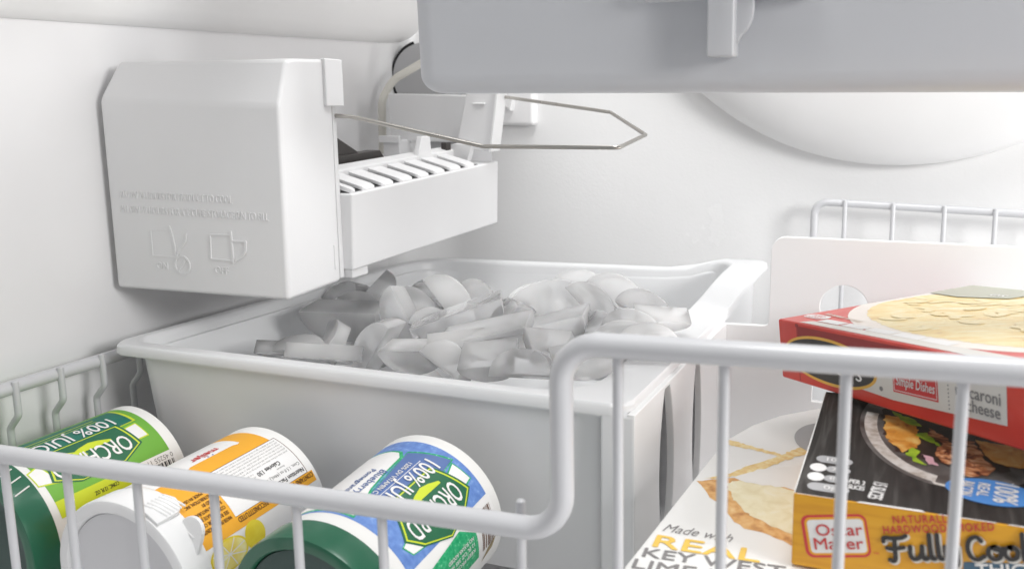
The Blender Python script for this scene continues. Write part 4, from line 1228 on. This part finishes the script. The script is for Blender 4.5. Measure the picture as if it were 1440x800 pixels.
FULLY = [[(0.0, .78), (.05, .95), (.3, .92), (.62, .93), (.78, 1.02)], [(.40, .93), (.36, .5), (.34, .05), (.26, -.08), (.14, -.02)], [(.10, .50), (.3, .46), (.66, .52)],
         [(.88, .56), (.86, .2), (.96, .02), (1.14, .08), (1.26, .3)], [(1.28, .58), (1.26, .22), (1.32, .03), (1.42, .06)],
         [(1.56, 1.08), (1.54, .5), (1.56, .08), (1.66, .04)], [(1.82, 1.08), (1.80, .5), (1.82, .08), (1.92, .04)],
         [(2.04, .56), (2.04, .2), (2.16, .06), (2.32, .16), (2.40, .4)], [(2.42, .58), (2.40, .1), (2.36, -.22), (2.2, -.34), (2.06, -.24)],
         [(3.22, .80), (3.08, .98), (2.86, .86), (2.76, .5), (2.84, .14), (3.04, .02), (3.26, .16)],
         [(3.60, .58), (3.44, .48), (3.40, .24), (3.54, .04), (3.74, .10), (3.80, .36), (3.68, .56), (3.56, .56)], [(3.62, .46), (3.76, .44), (3.9, .5)],
         [(4.12, .58), (3.96, .48), (3.92, .24), (4.06, .04), (4.26, .10), (4.32, .36), (4.20, .56), (4.08, .56)],
         [(4.52, 1.10), (4.50, .5), (4.50, .02)], [(4.82, .58), (4.66, .40), (4.54, .32), (4.70, .2), (4.86, .02)],
         [(4.98, .30), (5.22, .34), (5.18, .54), (5.04, .52), (4.98, .24), (5.12, .03), (5.3, .1)], [(5.72, 1.1), (5.70, .1)], [(5.70, .46), (5.52, .56), (5.42, .28), (5.52, .04), (5.70, .14)]]
print_on('lettering', strokes(FULLY, .0275, .0069, .00815, .0070, .00165, LT * 0.95), of, 0.00010, M['panel_grey'], osc)
print_on('lettering', strokes(FULLY, .0270, .0074, .00815, .0070, .00125, LT * 0.95), of, 0.00050, M['ink'], osc)
print_on('thick_tag', poly2d(q_((47.8, 5.0), (47.8, 10.4), (90, 17.2), (90, 5.0))), of, 0.00006, M['slate'], osc)
print_on('tag_words', ptxt("THICK CUT", 51.2, 7.2, 30, 3.2, LT, bold=0.03), of, 0.00011, M['gloss_white'], osc)

# red carton, tilted on the black one
rc = Vector((-0.0489, 0.355, -0.1186)); d1 = Vector((0.6716, -0.7303, 0.1247)).normalized(); d2 = Vector((0.7319, 0.6801, 0.0417)).normalized(); d3 = d1.cross(d2)
red = thing('pasta_carton', rc, 'red carton of macaroni and cheese tilted on top of the black carton', 'carton', 'food cartons in the basket')
bm = box((0, 0, 0), (0.165, 0.112, 0.0255), 0.0009, 3)
Mx = Matrix(((d1.x, d2.x, d3.x, rc.x), (d1.y, d2.y, d3.y, rc.y), (d1.z, d2.z, d3.z, rc.z), (0, 0, 0, 1)))
bm.transform(Mx)
ro = obj('carton', bm, M['red_box'], red)
ro.data.materials.append(M['card'])          # unseen back and bottom faces made white to keep red bounce off the divider
for p in ro.data.polygons:
    if p.normal.dot(d2) > 0.8 or p.normal.dot(d3) < -0.8: p.material_index = 1
rf = flat_map(rc, d1, d3)
rt = flat_map(rc + d3 * 0.0255, d1, d2)
print_on('seam_line', merge(poly2d(q_((13.4, 1.0), (13.8, 1.0), (13.8, 24.5), (13.4, 24.5))), poly2d(q_((12.6, 23.6), (15.0, 23.6), (14.6, 25.0), (12.9, 25.0)))), rf, 0.00006, M['red_dark'], red)
print_on('shadow_stripe', poly2d(q_((14, 19), (90, 21), (140, 22.5), (140, 24.2), (14, 24.0))), rf, 0.00005, M['red_dark'], red)
print_on('info_panel', poly2d(q_((30, 5.8), (70, 4.2), (120.0, 6.4), (120.6, 19.4), (60, 19.0), (30, 18))), rf, 0.00010, M['panel_grey'], red)
print_on('brand_oval', poly2d(ellipse(.0330, .0120, .0292, .0094, 60, -0.02)), rf, 0.00014, M['gold'], red)
print_on('brand_oval', poly2d(ellipse(.0330, .0120, .0278, .0082, 60, -0.02)), rf, 0.00018, M['oval'], red)
print_on('brand_words', text2d("Stouffer's", .0120, .0088, .0420, .0064, -0.03, shear=0.2, bold=0.0), rf, 0.00022, M['gloss_white'], red)
print_on('registered_dot', poly2d(ellipse(.0640, .0072, .0010, .0009, 12)), rf, 0.00014, M['grey_ink'], red)
print_on('range_tag', poly2d(q_((70.5, 7.4), (92.2, 7.9), (92.2, 15.6), (70.5, 15.2))), rf, 0.00014, M['red_ink'], red)
print_on('range_edge', merge(*[poly2d(q_(*p)) for p in (((71.1, 8.0), (91.6, 8.5), (91.6, 8.75), (71.1, 8.25)), ((91.4, 8.5), (91.65, 8.5), (91.65, 15.2), (91.4, 15.2)), ((71.0, 8.0), (71.25, 8.0), (71.25, 14.8), (71.0, 14.8)))]), rf, 0.00018, M['gloss_white'], red)
print_on('range_words', ptxt("Simple Dishes", 72.2, 10.3, 18.6, 3.4, 0.01, shear=0.2, bold=0.01), rf, 0.00020, M['gloss_white'], red)
print_on('dot_line', merge(*[poly2d(ellipse(.0968, .0068 + .0013 * k, .00030, .00030, 8)) for k in range(9)]), rf, 0.00014, M['grey_ink'], red)
print_on('lettering', merge(ptxt("macaroni", 100.0, 12.2, 18.0, 4.0, 0.0, bold=0.006), ptxt("& cheese", 100.0, 7.9, 17.6, 3.9, 0.0, bold=0.006)), rf, 0.00014, M['grey_ink'], red)
print_on('gold_curve', poly2d(ellipse(.146, .0125, .0130, .0120, 40)), rf, 0.00014, M['gold'], red)
# red carton's top picture
print_on('plate_picture', poly2d(q_(*[(72 + 76 * math.cos(R_(a)), 66 + 61 * math.sin(R_(a))) for a in range(0, 360, 5) if 0.5 < 66 + 61 * math.sin(R_(a)) < 111 and 0.5 < 72 + 76 * math.cos(R_(a)) < 164])), rt, 0.00006, M['plate'], red)
print_on('pasta_picture', poly2d(rough_edge(q_(*[(74 + 72 * math.cos(R_(a)), 66 + 52 * math.sin(R_(a))) for a in range(0, 360, 6) if 2.5 < 66 + 52 * math.sin(R_(a)) < 110.5 and 2.5 < 74 + 72 * math.cos(R_(a)) < 163]), 0.0006, 21)), rt, 0.00010, M['pasta'], red)
rp = random.Random(12)
def noodle(x, y, a, L, k):
    s = math.sin; c = math.cos
    return ribbon([((x + L * t * c(a) - k * (1 - (2 * t - 1) ** 2) * s(a)) * .001, (y + L * t * s(a) + k * (1 - (2 * t - 1) ** 2) * c(a)) * .001) for t in (0, .25, .5, .75, 1)], .0042)
for lay, m_ in ((0, 'noodle_picture'),):
    lots = []
    for i in range(70):
        a = rp.uniform(0, 6.28); r = math.sqrt(rp.random())
        x, y = 74 + 62 * r * math.cos(a), 66 + 42 * r * math.sin(a)
        if y > 104 or x > 155: continue
        bm = noodle(x, y, rp.uniform(0, 6.28), rp.uniform(6, 9), rp.uniform(1, 2.4))
        for v in bm.verts: v.co.z = 0.000003 * i
        lots.append(bm)
    print_on(m_, merge(*lots), rt, 0.00015, M['noodle'], red)
print_on('brand_patch', poly2d(q_((0.8, 84), (0.8, 111), (44, 111), (41, 90), (20, 82))), rt, 0.00042, M['olive'], red)
print_on('patch_words', ptxt("es", 28, 92, 8, 6, 0, shear=0.2), rt, 0.0005, M['gloss_white'], red)
print_on('grey_strip', poly2d(q_((14, 1.4), (163, 1.4), (163, 10), (60, 7.2), (17, 6.0))), rt, 0.00012, M['panel_grey'], red)
print_on('fact_cell', merge(pill(10.0, 13.4, 14, 7.2), *[poly2d(q_((x, 7.0), (x + 13.5, 7.0), (x + 13.5, 12.4), (x, 12.4))) for x in (18.5, 33.2, 48, 62.6, 77)]), rt, 0.00016, M['gloss_white'], red)
print_on('fact_words', merge(ptxt("350", 5.6, 13.4, 8, 2.4, 0), ptxt("CALORIES", 4.6, 10.6, 10.5, 1.8, 0)), rt, 0.00020, M['red_ink'], red)
print_on('fact_caption', ptxt("PER SERVING 1 PACKAGE", 8, 18.6, 26, 2.2, -0.1, bold=0.02), rt, 0.00016, M['plate'], red)
